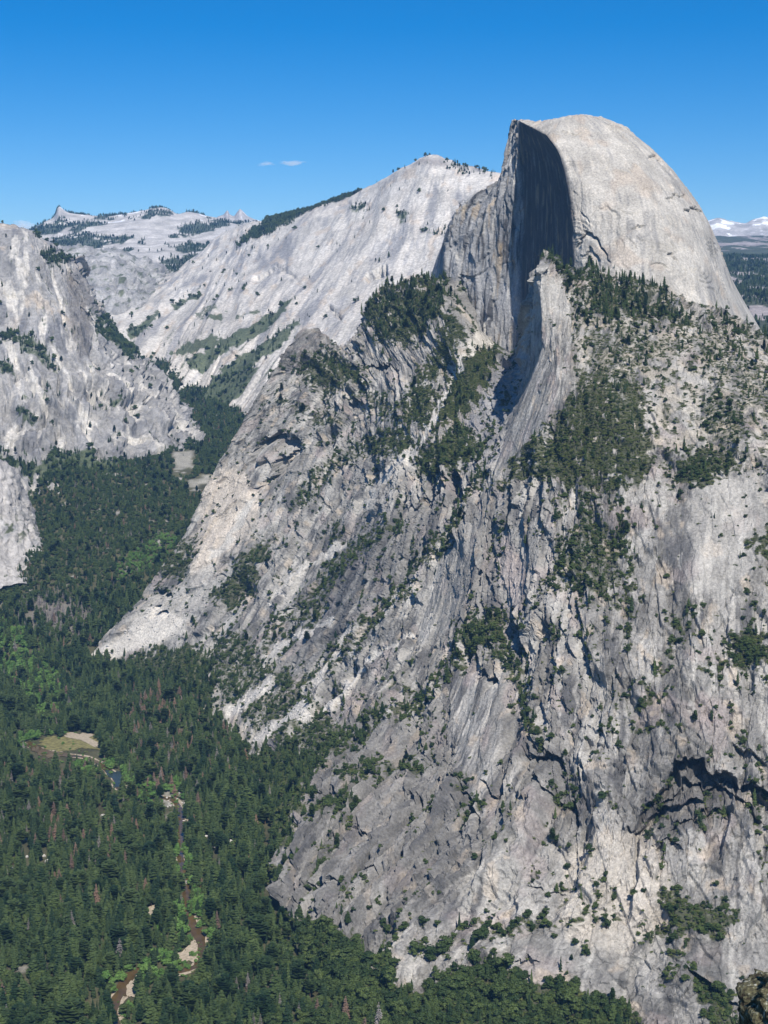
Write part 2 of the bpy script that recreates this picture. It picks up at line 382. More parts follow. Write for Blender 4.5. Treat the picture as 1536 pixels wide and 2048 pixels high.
for i_, (lip, h, d) in enumerate((
    ([(1235,1690),(1290,1600),(1340,1545),(1400,1530),(1470,1545),(1540,1570),(1600,1580)], 75, 46),
    ([(1250,1660),(1320,1620),(1380,1600),(1420,1600)], 60, 34),
    ([(1040,1490),(1070,1500),(1110,1505),(1125,1520)], 70, 30),
    ([(1120,1600),(1130,1560),(1145,1570),(1150,1640)], 110, 30),
    ([(948,1352),(965,1344),(982,1346),(994,1356)], 22, 30),
    ([(500,900),(530,872),(560,862),(600,880)], 46, 50),
    ([(505,980),(540,930),(575,900),(600,900)], 42, 34),
    ([(298,1190),(318,1170),(340,1184)], 26, 34),
    ([(300,1222),(320,1214),(335,1226)], 20, 22),
    ([(1370,1935),(1400,1960),(1440,1985),(1480,2012)], 44, 30),
    ([(800,1020),(850,990),(900,968),(930,962)], 22, 18),
    ([(1460,1480),(1500,1500),(1540,1530)], 60, 18),
    ([(905,1545),(935,1590),(960,1650)], 60, 20),
    ([(590,1790),(640,1775),(680,1770)], 34, 22),
    ([(730,730),(770,728),(800,735)], 16, 26),
    ([(620,1600),(660,1590),(700,1600)], 30, 16),
    ([(1050,1760),(1090,1770),(1130,1755)], 16, 10),
    ([(1020,1925),(1050,1918),(1080,1925)], 10, 10),
    ([(1300,1690),(1340,1680),(1370,1705)], 22, 14), ([(1290,1640),(1340,1590),(1400,1560),(1450,1562)], 30, 26), ([(1330,1665),(1380,1640),(1430,1610),(1460,1615)], 26, 20), ([(1420,1540),(1480,1600),(1540,1640)], 40, 22),
    ([(1060,1560),(1090,1575),(1120,1570)], 40, 16), ([(960,1560),(985,1580),(1010,1575)], 26, 12), ([(700,1560),(730,1548),(760,1556)], 26, 14), ([(640,1680),(690,1660),(740,1668)], 24, 16), ([(700,1740),(740,1730),(780,1742)], 20, 14), ([(790,1590),(810,1580),(840,1590)], 40, 14), ([(1440,1290),(1480,1280),(1520,1300)], 20, 14), ([(640,1330),(665,1300),(690,1290)], 14, 10), ([(560,1240),(590,1215),(620,1205)], 16, 12), ([(420,1160),(450,1150),(480,1165)], 10, 10))):
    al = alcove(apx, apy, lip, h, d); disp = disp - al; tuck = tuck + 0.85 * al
cx_, cy_, cz_ = (P0[..., i].astype(np.float32) for i in range(3))
cr_ = slice(nrow[6], None), slice(0, sum(nu[:5]))
cn = np.zeros(px.shape, np.float32)
cn[cr_] = 16 * noise3(cx_[cr_] / 80, cy_[cr_] / 80, cz_[cr_] / 80) + 22 * (0.4 - np.abs(noise3(cx_[cr_] / 34, cy_[cr_] / 34, cz_[cr_] / 50))) + 7 * noise3(cx_[cr_] / 13, cy_[cr_] / 13, cz_[cr_] / 16)
disp = disp + crag * cn
Tv = np.gradient(P0, axis=0); Tv /= np.linalg.norm(Tv, axis=-1, keepdims=True) + 1e-9
P = P0 + N * (disp * edge_fade)[..., None] + Tv * tuck[..., None]
# rock colour, with shade painted in on the lower-left wall and under overhangs
tint = np.broadcast_to(GRAN, P.shape).copy()
tint = tint * (0.80 + 0.40 * ida + 0.50 * (idb - 0.5) + 0.38 * (idc - 0.5) + 0.2 * (idd - 0.5))[..., None]
streak = fbm2(su / 9, sv / 120 + 3, 3)
tint = mix(tint, GRAN_D, 0.85 * sstep(0.10, 0.36, fbm2(a / 60 + 8, b / 150, 4) + 0.35 * streak + 0.3 * (idb - 0.5)))
tint = mix(tint, GRAN_L, 0.75 * sstep(0.10, 0.36, fbm2(a / 44 - 8, b / 170, 4) - 0.3 * streak + 0.35 * (ida - 0.5)))
tint = mix(tint, PINK, 0.4 * sstep(0.15, 0.4, fbm2(su / 90 + 30, sv / 90, 3)))
tint = mix(tint, TAN, 0.5 * sstep(0.22, 0.45, fbm2(su / 38 + 60, sv / 50, 3)))
for poly, c, k in (
    ([(560,1480),(700,1420),(900,1440),(960,1640),(900,1860),(560,1880)], GRAN_D, 0.42), ([(545,740),(565,690),(600,660),(660,690),(640,720),(570,750)], GRAN_D, 0.6),  # lower-left wall: weathered rock plus painted shade; then the dark crag
    ([(1245,1690),(1300,1590),(1400,1530),(1470,1560),(1440,1640),(1350,1690)], C3(0.10, 0.095, 0.09), 0.6), ([(1040,1480),(1130,1490),(1160,1640),(1110,1600)], GRAN_D, 0.6),  # shade below the overhanging lips, painted dark into the rock
    ([(640,1060),(900,980),(900,1060),(640,1330),(560,1300)], GRAN_D, 0.40),
    ([(900,1040),(1000,960),(1000,1260),(880,1300)], GRAN_D, 0.35),
    ([(410,960),(470,925),(520,1000),(500,1080),(440,1120),(385,1160),(390,1080)], C3(0.60,0.53,0.45), 0.85),
    ([(300,1260),(330,1180),(420,1130),(450,1170),(390,1230),(340,1275)], GRAN_L, 0.8),
    ([(1110,1690),(1310,1650),(1340,1800),(1250,1920),(1130,1880)], C3(0.52,0.475,0.41), 0.75),
    ([(1380,960),(1536,940),(1536,1120),(1380,1190)], GRAN_L, 0.45),
    ([(840,1180),(905,1085),(960,1080),(940,1190),(870,1290),(830,1290)], GRAN_L, 0.35),
    ([(1000,1080),(1050,1120),(1040,1200),(1005,1210)], PINK, 0.6),
    ([(1390,1400),(1450,1390),(1440,1450),(1395,1460)], PINK, 0.6),
    ([(1340,1920),(1536,1880),(1536,2030),(1420,2040)], GRAN_D, 0.35),
    ([(1060,560),(1090,530),(1140,600),(1110,690),(1070,650)], GRAN_L, 0.5),
    ([(880,940),(1000,700),(1060,700),(990,940)], C3(0.25,0.25,0.265), 0.6)):
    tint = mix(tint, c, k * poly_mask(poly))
tint = mix(tint, C3(0.58, 0.545, 0.49), 0.92 * scree)
tint = mix(tint, C3(0.50, 0.48, 0.44), 0.6 * wet)
# vegetation cover on the flank: brush (low, continuous) and tree densities
brush = np.zeros(px.shape, np.float32); conif = brush.copy(); oak = brush.copy()
vnoise = 26 * fbm2(su / 13 + 3, sv / 16, 2); gaps = sstep(-0.48, -0.2, fbm2(su / 22 + 9, sv / 26, 3))
def py_c(poly): return sum(q[1] for q in poly) / len(poly)
for poly, kb, kc, ko in (
    ([(735,605),(800,578),(885,562),(895,600),(862,655),(815,692),(762,682),(735,650)], 1, .7, .05),
    ([(892,612),(938,655),(905,715),(850,790),(815,855),(790,840),(835,760),(880,700)], 1.2, .03, .0),
    ([(935,690),(998,694),(985,750),(940,820),(900,850),(872,858),(872,815),(905,760)], 1.2, .16, .0),
    ([(815,790),(870,760),(870,850),(815,855)], .9, .06, .15),
    ([(815,905),(860,885),(930,850),(965,895),(930,940),(840,942)], .85, .10, .3),
    ([(735,875),(800,858),(832,905),(760,910)], 1, .08, .2),
    ([(595,740),(650,705),(735,745),(700,772),(640,792)], .8, .15, .3), ([(555,800),(650,825),(715,860),(650,852),(575,815)], .8, .15, .3),
    ([(700,770),(770,790),(810,830),(760,830)], .6, .1, .2),
    ([(1000,965),(1025,910),(1090,870),(1150,790),(1165,740),(1285,770),(1295,860),(1305,940),(1245,975),(1160,972),(1060,960)], 1, .07, .0),
    ([(1165,552),(1225,556),(1310,590),(1395,648),(1350,656),(1280,640),(1205,650),(1180,600)], .7, .75, .0),
    ([(1090,540),(1170,545),(1200,640),(1150,640)], .45, .12, .2),
    ([(1170,660),(1300,650),(1320,700),(1260,760),(1180,770)], .55, .14, .06),
    ([(1320,640),(1480,690),(1550,760),(1536,830),(1420,760),(1320,700)], .45, .16, .08),
    ([(1340,960),(1345,925),(1420,880),(1475,945),(1400,972)], 1, .1, .7), ([(1395,790),(1480,800),(1500,890),(1420,890)], .55, .1, .5),
    ([(1120,1080),(1190,1020),(1245,1080),(1235,1200),(1170,1190),(1085,1180)], .6, .03, .35),
    ([(930,1250),(990,1225),(1005,1285),(940,1300)], .9, .3, .6),
    ([(560,1850),(640,1850),(760,1925),(800,1985),(900,1955),(990,1925),(1080,1965),(1250,2008),(1270,2090),(560,2090)], 1, .6, 1.0),
    ([(1372,1940),(1440,1990),(1480,2060),(1420,2060),(1392,1990)], 1, 0, 1.3),
    ([(1320,1795),(1390,1800),(1475,1820),(1450,1872),(1360,1885),(1330,1860)], .8, 0, .8),
    ([(180,1325),(375,1290),(425,1330),(440,1440),(490,1510),(600,1500),(640,1530),(620,1600),(590,1660),(560,1780),(400,1860)], 1, .8, .7), ([(380,1290),(480,1270),(560,1330),(640,1420),(700,1480),(650,1540),(560,1500),(440,1400)], .55, .15, .4),
    ([(420,1200),(460,1150),(520,1080),(545,1090),(510,1160),(450,1215)], .9, .15, .5),
    ([(330,1100),(395,1080),(370,1150),(310,1170)], .8, .2, .5),
    ([(1450,1250),(1536,1260),(1536,1330),(1470,1320)], .8, .05, .8), ([(1490,1080),(1540,1060),(1540,1130)], .9, 0, .8)):
    m = sstep(-7, 9, inside(px, py, poly) + 34 * mnoise + vnoise) * (gaps if py_c(poly) < 1250 else 1)
    brush = np.maximum(brush, kb * m); conif = np.maximum(conif, kc * m); oak = np.maximum(oak, ko * m)
for line, w, kc, ko in (
    ([(560,1300),(610,1250),(650,1190),(720,1100),(790,1050)], 13, .25, .6), ([(500,1340),(560,1250),(640,1170),(680,1060)], 10, .2, .5),
    ([(820,1145),(860,1120),(900,1060),(925,1000)], 11, .4, .5), ([(640,1500),(720,1450),(830,1410),(890,1350),(955,1270)], 14, .25, .7),
    ([(990,1290),(1020,1340),(1040,1420),(1080,1480)], 13, .1, .8), ([(600,1000),(660,930),(740,890)], 16, .2, .5), ([(590,1380),(700,1290),(800,1190)], 18, .15, .5),
    ([(1340,1860),(1350,1930),(1325,1960)], 13, 0, 1), ([(1170,990),(1180,1050),(1230,1100)], 14, .1, .5), ([(1240,1000),(1260,1130),(1250,1300)], 9, .05, .6),
    ([(1330,1230),(1370,1250),(1340,1310)], 10, 0, .7), ([(1400,1340),(1440,1310),(1500,1300)], 12, 0, .7), ([(690,1560),(760,1530),(830,1530)], 14, .2, .8),
    ([(960,940),(935,1030),(880,1110)], 6, .3, .4), ([(1280,1370),(1310,1390),(1270,1420)], 10, 0, .6), ([(620,1640),(700,1600)], 12, .2, .8),
    ([(1050,1840),(1120,1850),(1180,1830)], 10, 0, .5), ([(950,1840),(1000,1870),(1060,1850)], 12, 0, .6)):
    m = stroke_mask(line, w) * sstep(-0.25, 0.2, noise2(su / 14, sv / 14))
    brush = np.maximum(brush, 0.75 * m); conif = np.maximum(conif, kc * m); oak = np.maximum(oak, ko * m)
# shrubs scattered wherever cracks and hollows hold soil
holl = sstep(-0.16, 0.2, fbm2(su / 75 + 50, sv / 120, 3)) * sstep(-0.05, 0.3, noise2(su / 11 + 3, sv / 17)) * sstep(-0.7, 0.5, -fb - 0.4 * r2)
holl *= 0.25 + 0.95 * np.maximum(sstep(0.22, 0.04, eb), sstep(0.14, 0.02, ea))
holl *= 1 - 0.85 * np.clip((1 - rug) / 0.75, 0, 1)
brush = np.maximum(brush, 0.62 * holl); oak = np.maximum(oak, 0.7 * holl); conif = np.maximum(conif, 0.22 * holl)
shoulder = sstep(1000, 900, py) * sstep(1040, 1100, px) * sstep(-0.05, 0.35, noise2(su / 16, sv / 16))
brush = np.maximum(brush, 0.62 * shoulder); oak = np.maximum(oak, .08 * shoulder); conif = np.maximum(conif, 0.12 * shoulder)
tip = 1 - 0.95 * sstep(-4, 8, inside(px, py, [(1050,515),(1112,535),(1140,620),(1150,780),(1060,880),(1000,940),(1020,800),(1040,700)]))
brush = brush * tip; oak = oak * tip; conif = conif * tip
tint = mix(tint, C3(0.47, 0.42, 0.34), 0.55 * sstep(960, 860, py) * sstep(1120, 1180, px) * sstep(-0.2, 0.25, mnoise))
veg_ground = sstep(0.35, 0.75, brush + 0.45 * fbm2(su / 10, sv / 10, 3))
tint = mix(tint, GREEN * 0.62 + SOIL * 0.08, 0.85 * veg_ground * (1 - scree))
bare = 1 - 0.93 * sstep(0.2, 0.7, scree)
conif = conif * bare; oak = oak * bare
brush = brush * (0.45 + 0.9 * brush) * bare
FL = dict(P=P, brush=brush, conif=conif, oak=oak, scree=scree, px=px, py=py)
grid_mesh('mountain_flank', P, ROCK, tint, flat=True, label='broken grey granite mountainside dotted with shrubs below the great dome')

# ================================================================== THE DOME
dome_cols = [
 [(850,640,4800),(860,560,4800),(880,500,4800),(905,450,4780),(950,420,4750),(1000,380,4650),(1060,262,4420),(1080,252,4400)],
 [(884,625,4210),(886,560,4215),(897,480,4225),(906,432,4235),(922,404,4250),(996,372,4230),(1024,246,4170),(1045,243,4240)],
 [(935,665,4150),(938,590,4155),(945,510,4165),(953,450,4175),(975,396,4190),(1004,350,4180),(1026,240,4155),(1046,241,4220)],
 [(985,715,4090),(990,610,4100),(998,515,4110),(1005,435,4120),(1012,375,4130),(1019,310,4135),(1029,239,4140),(1050,240,4200)],
 [(1040,715,4050),(1042,605,4060),(1044,505,4070),(1046,425,4080),(1046,355,4090),(1042,295,4100),(1038,241,4110),(1060,240,4170)],
 [(1092,655,3850),(1093,570,3860),(1095,490,3870),(1096,415,3885),(1094,352,3905),(1085,300,3935),(1062,254,3985),(1085,240,4080)],
 [(1148,590,3640),(1148,528,3645),(1147,470,3655),(1142,400,3685),(1132,350,3720),(1117,305,3765),(1093,270,3830),(1115,236,4010)],
 [(1205,600,3500),(1205,535,3550),(1203,470,3595),(1192,400,3655),(1178,340,3735),(1160,288,3820),(1138,252,3900),(1145,230,3990)],
 [(1300,630,3410),(1300,540,3490),(1296,470,3560),(1284,400,3645),(1264,340,3735),(1235,288,3830),(1196,247,3930),(1170,228,4000)],
 [(1410,665,3470),(1395,570,3540),(1376,490,3615),(1350,420,3695),(1320,360,3775),(1284,306,3865),(1232,256,3960),(1195,232,4010)],
 [(1500,685,3680),(1464,610,3750),(1437,525,3820),(1414,450,3880),(1378,383,3930),(1322,315,3970),(1250,253,4000),(1205,234,4030)],
 [(1560,720,4100),(1510,640,4150),(1465,560,4150),(1430,480,4150),(1385,415,4150),(1315,345,4150),(1240,290,4150),(1205,250,4100)],
]
P0 = loft(dome_cols, [14, 32, 34, 34, 46, 50, 52, 56, 56, 46, 22], [44, 52, 50, 50, 44, 50, 24], sharp_u=(1, 4, 6), sharp_v=(6,))
N, su, sv = frame(P0)
if N[150, 330, 1] > 0: N = -N
px, py = project(P0)
X, Y, Z = (P0[..., i].astype(np.float32) for i in range(3))
front = sstep(230 - 6, 230 + 20, np.broadcast_to(np.arange(P0.shape[1])[None, :], px.shape).astype(float) + 20)   # 1 on the sunny dome, 0 on the sheer face
U_ = np.broadcast_to(np.arange(P0.shape[1])[None, :], px.shape)
edge_col = 14 + 32 + 34 + 34 + 46 + 50
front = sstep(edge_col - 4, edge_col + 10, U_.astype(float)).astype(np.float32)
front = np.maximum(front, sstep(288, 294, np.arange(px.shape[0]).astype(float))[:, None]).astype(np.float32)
leftface = sstep(edge_col - 92, edge_col - 104, U_.astype(float)).astype(np.float32)
fa, ea, ida = facets(su / 70 + 0.3 * noise2(su / 40, sv / 90), sv / 190, 0.7)
fb, eb, idb = facets(su / 24, sv / 75 + 9, 0.7)
fc, ec, idc = facets(su / 11, sv / 30, 0.7)
d_front = 5 * noise3(X / 130, Y / 130, Z / 130) + 1.6 * noise3(X / 30, Y / 30, Z / 70) + 0.7 * noise3(X / 9, Y / 9, Z / 25) + 0.9 * fb * sstep(0.1, 0.5, noise2(su / 90, sv / 90)) + 2.2 * fa * sstep(0.0, 0.5, noise2(su / 150 + 4, sv / 120))
d_face = 9 * ridge2(su / 60, sv / 400, 2) + 5 * fa + 2.2 * fb + 1.2 * fc
d_left = 7 * fa + 4.5 * fb + 2 * fc + 8 * ridge2(su / 50 + 4, sv / 260, 3)
disp = front * d_front + (1 - front) * ((1 - leftface) * 0.3 * d_face + leftface * d_left)
edge_flake = front * sstep(edge_col + 42, edge_col + 6, U_.astype(float)) * sstep(255, 300, py)
sh_ = noise2(su / 120 + 6, sv / 90) * 5 + sv / 70; sheet = (np.mod(sh_, 1.0) - 0.5) * sstep(0.0, 0.3, noise2(su / 100, sv / 60 + 3))
disp = disp - front * 4.0 * sheet
disp = disp + edge_flake * (3.5 * fa + 2.5 * fb + 1.2 * fc) + front * 0.8 * ridge2(su / 16, sv / 110, 3)
baserough = front * sstep(520, 600, py) * sstep(1500, 1200, px)
disp = disp + baserough * (4 * fa + 3 * fb)
tuck = np.zeros(px.shape, np.float32)
for lip, h, d in (([(1150,500),(1172,462),(1192,474),(1210,502),(1222,532)], 14, 16), ([(1165,520),(1180,490),(1200,520)], 26, 9), ([(1330,398),(1352,387),(1374,395)], 7, 8),
                  ([(1366,420),(1385,414),(1405,428)], 9, 11), ([(1295,312),(1312,309),(1328,326)], 9, 12), ([(1258,460),(1275,450),(1292,452)], 9, 8),
                  ([(1335,508),(1345,506),(1357,520)], 8, 9), ([(1260,324),(1275,330),(1284,326)], 4, 5), ([(1195,422),(1215,408),(1240,428)], 50, 5), ([(1105,290),(1120,330),(1128,360)], 20, 8),
                  ([(1120,360),(1140,400),(1152,440)], 20, 7), ([(1300,528),(1320,524),(1340,536)], 7, 6), ([(1280,384),(1292,376),(1312,374),(1330,380)], 4, 3), ([(1160,420),(1172,432),(1180,446),(1182,462)], 8, 5), ([(1120,262),(1150,268),(1170,262)], 4, 5)):
    al = alcove(px + 2 * noise2(su / 12, sv / 12), py + 5 * noise2(su / 14 + 4, sv / 20), lip, h, d) * front; disp = disp - al; tuck = tuck + 0.55 * al
ef = sstep(0, 12, np.minimum(U_, P0.shape[1] - 1 - U_).astype(float))
Tv = np.gradient(P0, axis=0); Tv /= np.linalg.norm(Tv, axis=-1, keepdims=True) + 1e-9
P = P0 + N * (disp * ef)[..., None] + Tv * tuck[..., None]
tint = np.broadcast_to(C3(0.45, 0.425, 0.385), P.shape).copy()
tint = tint * (0.94 + 0.12 * fbm2(su / 60, sv / 120, 4) * 2)[..., None]
st = fbm2(su / 14, sv / 170, 4); st2 = fbm2(su / 40 + 20, sv / 260, 3)
tint = mix(tint, C3(0.24, 0.235, 0.23), 0.75 * sstep(0.04, 0.4, 0.6 * st + 0.5 * st2 + 0.45 * fbm2(su / 90 + 3, sv / 90, 3)))
tint = mix(tint, C3(0.56, 0.52, 0.46), 0.6 * sstep(0.1, 0.45, 0.7 * fbm2(su / 18 - 40, sv / 110, 4) + 0.5 * fbm2(su / 70, sv / 80 + 9, 3)))
tint = mix(tint, C3(0.45, 0.36, 0.28), 0.4 * sstep(0.1, 0.4, fbm2(su / 80 + 80, sv / 110, 3)))
face = np.broadcast_to(C3(0.05, 0.052, 0.058), P.shape) * (1 - leftface[..., None]) + np.broadcast_to(C3(0.29, 0.29, 0.295), P.shape) * leftface[..., None]  # shadow of the sheer face painted near black, sunlit left part painted paler
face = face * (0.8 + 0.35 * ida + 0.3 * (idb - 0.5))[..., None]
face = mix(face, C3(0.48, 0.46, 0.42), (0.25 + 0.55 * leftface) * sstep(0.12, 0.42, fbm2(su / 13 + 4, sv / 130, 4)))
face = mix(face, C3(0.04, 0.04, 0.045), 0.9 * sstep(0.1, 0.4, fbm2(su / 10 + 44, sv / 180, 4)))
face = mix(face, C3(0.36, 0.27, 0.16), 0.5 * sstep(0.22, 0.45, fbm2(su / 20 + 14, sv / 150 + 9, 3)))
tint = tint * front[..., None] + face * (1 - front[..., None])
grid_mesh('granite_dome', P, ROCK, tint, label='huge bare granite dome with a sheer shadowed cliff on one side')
DOME = dict(P=P, px=px, py=py)

# ================================================================== LONG SLAB RIDGE beyond the dome
ridge_cols = [
 [(150,640,8600),(175,620,8800),(205,600,9100),(235,580,9400),(265,568,9700),(300,556,10100),(320,560,10900)],
 [(215,668,8100),(235,640,8450),(265,615,8800),(295,590,9200),(320,570,9500),(345,548,9900),(380,550,10800)],
 [(285,735,7500),(310,690,7900),(345,640,8300),(380,580,8900),(410,530,9500),(440,472,10300),(470,480,11200)],
 [(350,830,6850),(378,780,7100),(430,690,7400),(475,605,7900),(510,535,8600),(555,436,9700),(580,445,10700)],
 [(420,900,6500),(445,850,6700),(530,715,6950),(590,615,7450),(645,515,8100),(716,388,9200),(740,400,10200)],
 [(500,940,6200),(535,880,6320),(640,730,6550),(715,605,7100),(775,490,7700),(810,338,8800),(835,350,9900)],
 [(560,940,6100),(600,880,6200),(690,735,6400),(760,610,6950),(820,490,7600),(862,320,8550),(880,335,9700)],
 [(640,950,5950),(690,890,6050),(760,740,6250),(830,615,6800),(885,500,7400),(905,338,8400),(925,350,9600)],
 [(760,950,5800),(800,890,5900),(850,740,6100),(910,610,6650),(950,490,7250),(984,353,8200),(1010,370,9400)],
 [(900,950,5700),(940,890,5800),(980,740,6000),(1030,610,6500),(1070,490,7100),(1100,360,8000),(1120,380,9200)],
 [(1100,950,5700),(1140,890,5800),(1180,740,6000),(1230,640,6500),(1270,560,7100),(1300,500,8000),(1320,520,9200)],
]
P0 = loft(ridge_cols, [20, 40, 56, 62, 62, 30, 34, 40, 40, 20], [40, 70, 70, 70, 80, 14])
N, su, sv = frame(P0)
if N[200, 200, 1] > 0: N = -N
px, py = project(P0)
a = su + 60 * noise2(su / 400, sv / 700); b = sv
fa, ea, ida = facets(a / 150, b / 520, 0.7); fb, eb, idb = facets(a / 48, b / 190 + 5, 0.8); fc, ec, idc = facets(a / 22, b / 60, 0.8)
low = sstep(640, 800, py)
disp = (0.55 + 0.9 * low) * (36 * ridge2(a / 420, b / 1600, 2) + 9 * ridge2(a / 150 + 9, b / 700, 3) + 4.5 * fa + 1.8 * fb + 0.8 * fc)
for lip, h, d in (([(728,545),(755,535),(778,530)], 26, 80), ([(745,640),(770,625),(800,640)], 14, 40), ([(640,635),(660,610),(690,640)], 14, 30), ([(500,560),(560,530),(600,560)], 14, 24)):
    disp = disp - alcove(px + 4 * noise2(su / 50, sv / 50), py + 4 * noise2(su / 40 + 4, sv / 40), lip, h, d)
UU = np.arange(P0.shape[1])[None, :]
P = P0 + N * (disp * sstep(0, 20, np.minimum(UU, P0.shape[1] - 1 - UU).astype(float)))[..., None]
tint = np.broadcast_to(C3(0.52, 0.495, 0.46), P.shape) * (0.9 + 0.16 * ida + 0.06 * (idb - 0.5))[..., None]
tint = mix(tint, C3(0.25, 0.25, 0.265), 0.8 * sstep(0.0, 0.3, fbm2(a / 190 + 8, b / 800, 4)))
tint = mix(tint, C3(0.30, 0.295, 0.30), 0.7 * sstep(0.12, 0.3, fbm2(a / 26 + 18, b / 330, 3)))
tint = mix(tint, C3(0.62, 0.575, 0.52), 0.75 * sstep(0.05, 0.35, fbm2(a / 90 - 8, b / 500, 4)))
tint = mix(tint, C3(0.50, 0.41, 0.32), 0.5 * sstep(0.2, 0.4, fbm2(a / 100 + 38, b / 200, 3)))
tint = mix(tint, GRAN_D, 0.5 * sstep(720, 820, py) * sstep(-0.1, 0.3, fbm2(a / 80, b / 80, 3)))
tint = mix(tint, C3(0.30, 0.28, 0.27), 0.8 * sstep(-4, 6, inside(px, py, [(820,335),(845,318),(885,318),(900,334),(880,338),(850,332)])))
rb = np.zeros(px.shape, np.float32); rc = rb.copy()
def pm(poly, n=10, e=4): return sstep(-e, e, inside(px, py, poly) + n * fbm2(su / 90, sv / 90, 3))
for poly, kb, kc in (([(340,705),(420,672),(450,680),(420,700),(360,712)], 1, 0), ([(370,718),(440,690),(500,650),(590,600),(560,640),(480,690),(400,740),(385,745)], 1, .1),
                 ([(440,740),(520,690),(600,640),(560,700),(500,740),(450,760)], .95, .2), ([(395,780),(450,745),(520,740),(480,800),(430,830)], .9, .3),
                 ([(250,665),(290,640),(320,625),(300,655),(260,680)], .9, .1), ([(340,610),(400,580),(405,590),(350,615)], .8, .1), ([(385,630),(430,605),(440,615),(400,640)], .6, 0),
                 ([(400,640),(450,620),(440,640)], .8, 0), ([(465,640),(530,610),(520,625)], .7, 0),
                 ([(525,450),(560,428),(620,400),(716,386),(690,402),(620,418),(560,452),(530,470),(470,490)], .7, .9), ([(885,322),(905,332),(985,350),(985,358),(940,356),(895,345)], .3, .12),
                 ([(790,420),(815,425),(812,450),(798,450)], .6, .3), ([(840,465),(890,460),(895,480)], .4, .3), ([(700,420),(725,405),(735,415),(710,425)], .6, .3)):
    m = pm(poly); rb = np.maximum(rb, kb * m); rc = np.maximum(rc, kc * m)
rb = np.maximum(rb, 0.55 * sstep(0.2, 0.4, fbm2(a / 60 + 4, b / 260, 3)) * sstep(560, 700, py))
rc = np.maximum(rc, 0.03 * sstep(0.1, 0.4, fbm2(a / 60 + 4, b / 160, 3)))
tint = mix(tint, C3(0.060, 0.085, 0.035), 0.9 * sstep(0.35, 0.7, rb + 0.3 * fbm2(su / 22, sv / 22, 3)))
grid_mesh('slab_mountain', P, ROCK_FAR, tint, label='long pale granite mountain of smooth sloping slabs behind the dome')
RIDGE = dict(P=P, rc=rc, rb=rb, px=px, py=py)

# ================================================================== LEFT BLUFF and canyon wall
bluff_cols = [
 [(-420,1060,4900),(-420,940,5200),(-420,820,5600),(-420,700,6000),(-420,600,6350),(-420,500,6700),(-420,500,7400)],
 [(-150,1050,4950),(-150,930,5300),(-150,800,5750),(-150,680,6150),(-150,560,6500),(-150,470,6850),(-150,480,7500)],
 [(0,1010,5100),(0,910,5400),(0,790,5780),(0,670,6180),(0,550,6520),(0,456,6900),(10,462,7500)],
 [(95,1010,5200),(95,920,5450),(85,800,5800),(72,680,6180),(62,560,6500),(50,460,6900),(70,480,7500)],
 [(200,1010,5300),(195,930,5480),(170,810,5800),(140,700,6150),(112,590,6450),(86,484,6850),(110,500,7500)],
 [(310,1000,5420),(285,920,5620),(240,820,5880),(188,700,6180),(158,605,6430),(128,520,6780),(150,520,7500)],
 [(400,930,5750),(345,862,5900),(290,790,6100),(216,700,6260),(181,612,6440),(148,534,6740),(175,540,7500)],
 [(385,850,6300),(352,800,6500),(292,735,6750),(228,672,6950),(190,600,7100),(160,540,7200),(180,545,7700)],
 [(330,790,7300),(300,740,7500),(262,700,7700),(218,650,8000),(185,600,8200),(150,560,8400),(150,560,8700)],
]
P0 = loft(bluff_cols, [16, 34, 44, 50, 52, 54, 40, 24], [40, 64, 64, 62, 58, 14], sharp_u=(6,))
N, su, sv = frame(P0)
if N[150, 120, 1] > 0: N = -N
px, py = project(P0)
a = su + 40 * noise2(su / 300, sv / 400); b = sv + 40 * noise2(su / 300 + 7, sv / 300)
fa, ea, ida = facets(a / 110, b / 260, 0.8, 0.9, 0.12); fb, eb, idb = facets(a / 40, b / 110 + 5, 0.9, 0.8); fc, ec, idc = facets(a / 17, b / 40, 0.9, 0.6)
disp = 24 * ridge2(a / 300, b / 900, 2) + 17 * ridge2(a / 120 + 9, b / 420, 3) + 13 * fa + 7 * fb + 2.5 * fc
disp = disp + sstep(690, 760, py) * (11 * fa + 8 * fb + 3 * fc)
disp = (disp - 14) * (1 - 0.7 * sstep(560, 470, py))
# concentric exfoliation arches low on the bluff
arch = np.hypot((px - 55) / 1.5, (py - 925)) + 5 * noise2(su / 60, sv / 60)
am = sstep(75, 60, arch) * sstep(28, 36, arch) * sstep(930, 900, py)
disp = disp + am * 16 * (np.mod(arch / 11, 1.0) - 0.5)
disp = disp - alcove(px, py, [(0,872),(40,862),(80,872),(110,905)], 18, 40)
UU = np.arange(P0.shape[1])[None, :]
P = P0 + N * (disp * sstep(0, 12, np.minimum(UU, P0.shape[1] - 1 - UU).astype(float)))[..., None]
tint = np.broadcast_to(C3(0.30, 0.292, 0.285), P.shape) * (0.85 + 0.25 * ida + 0.18 * (idb - 0.5))[..., None]
tint = mix(tint, C3(0.17, 0.17, 0.18), 0.8 * sstep(0.02, 0.35, fbm2(a / 70 + 8, b / 260, 4)))
tint = mix(tint, C3(0.58, 0.55, 0.50), 0.85 * sstep(0.04, 0.3, fbm2(a / 60 - 8, b / 240, 4)))
tint = mix(tint, TAN, 0.5 * sstep(0.15, 0.4, fbm2(a / 120 + 38, b / 200, 3)) * sstep(700, 600, py))
tint = mix(tint, C3(0.15, 0.14, 0.135), 0.7 * sstep(-6, 6, inside(px, py, [(132,535),(165,540),(182,600),(185,700),(160,720),(140,640)]) + 5 * fbm2(a / 30, b / 90, 2)))  # cliff edge: dark grey rock with its shade painted in
bb = np.zeros(px.shape, np.float32); bc = bb.copy()
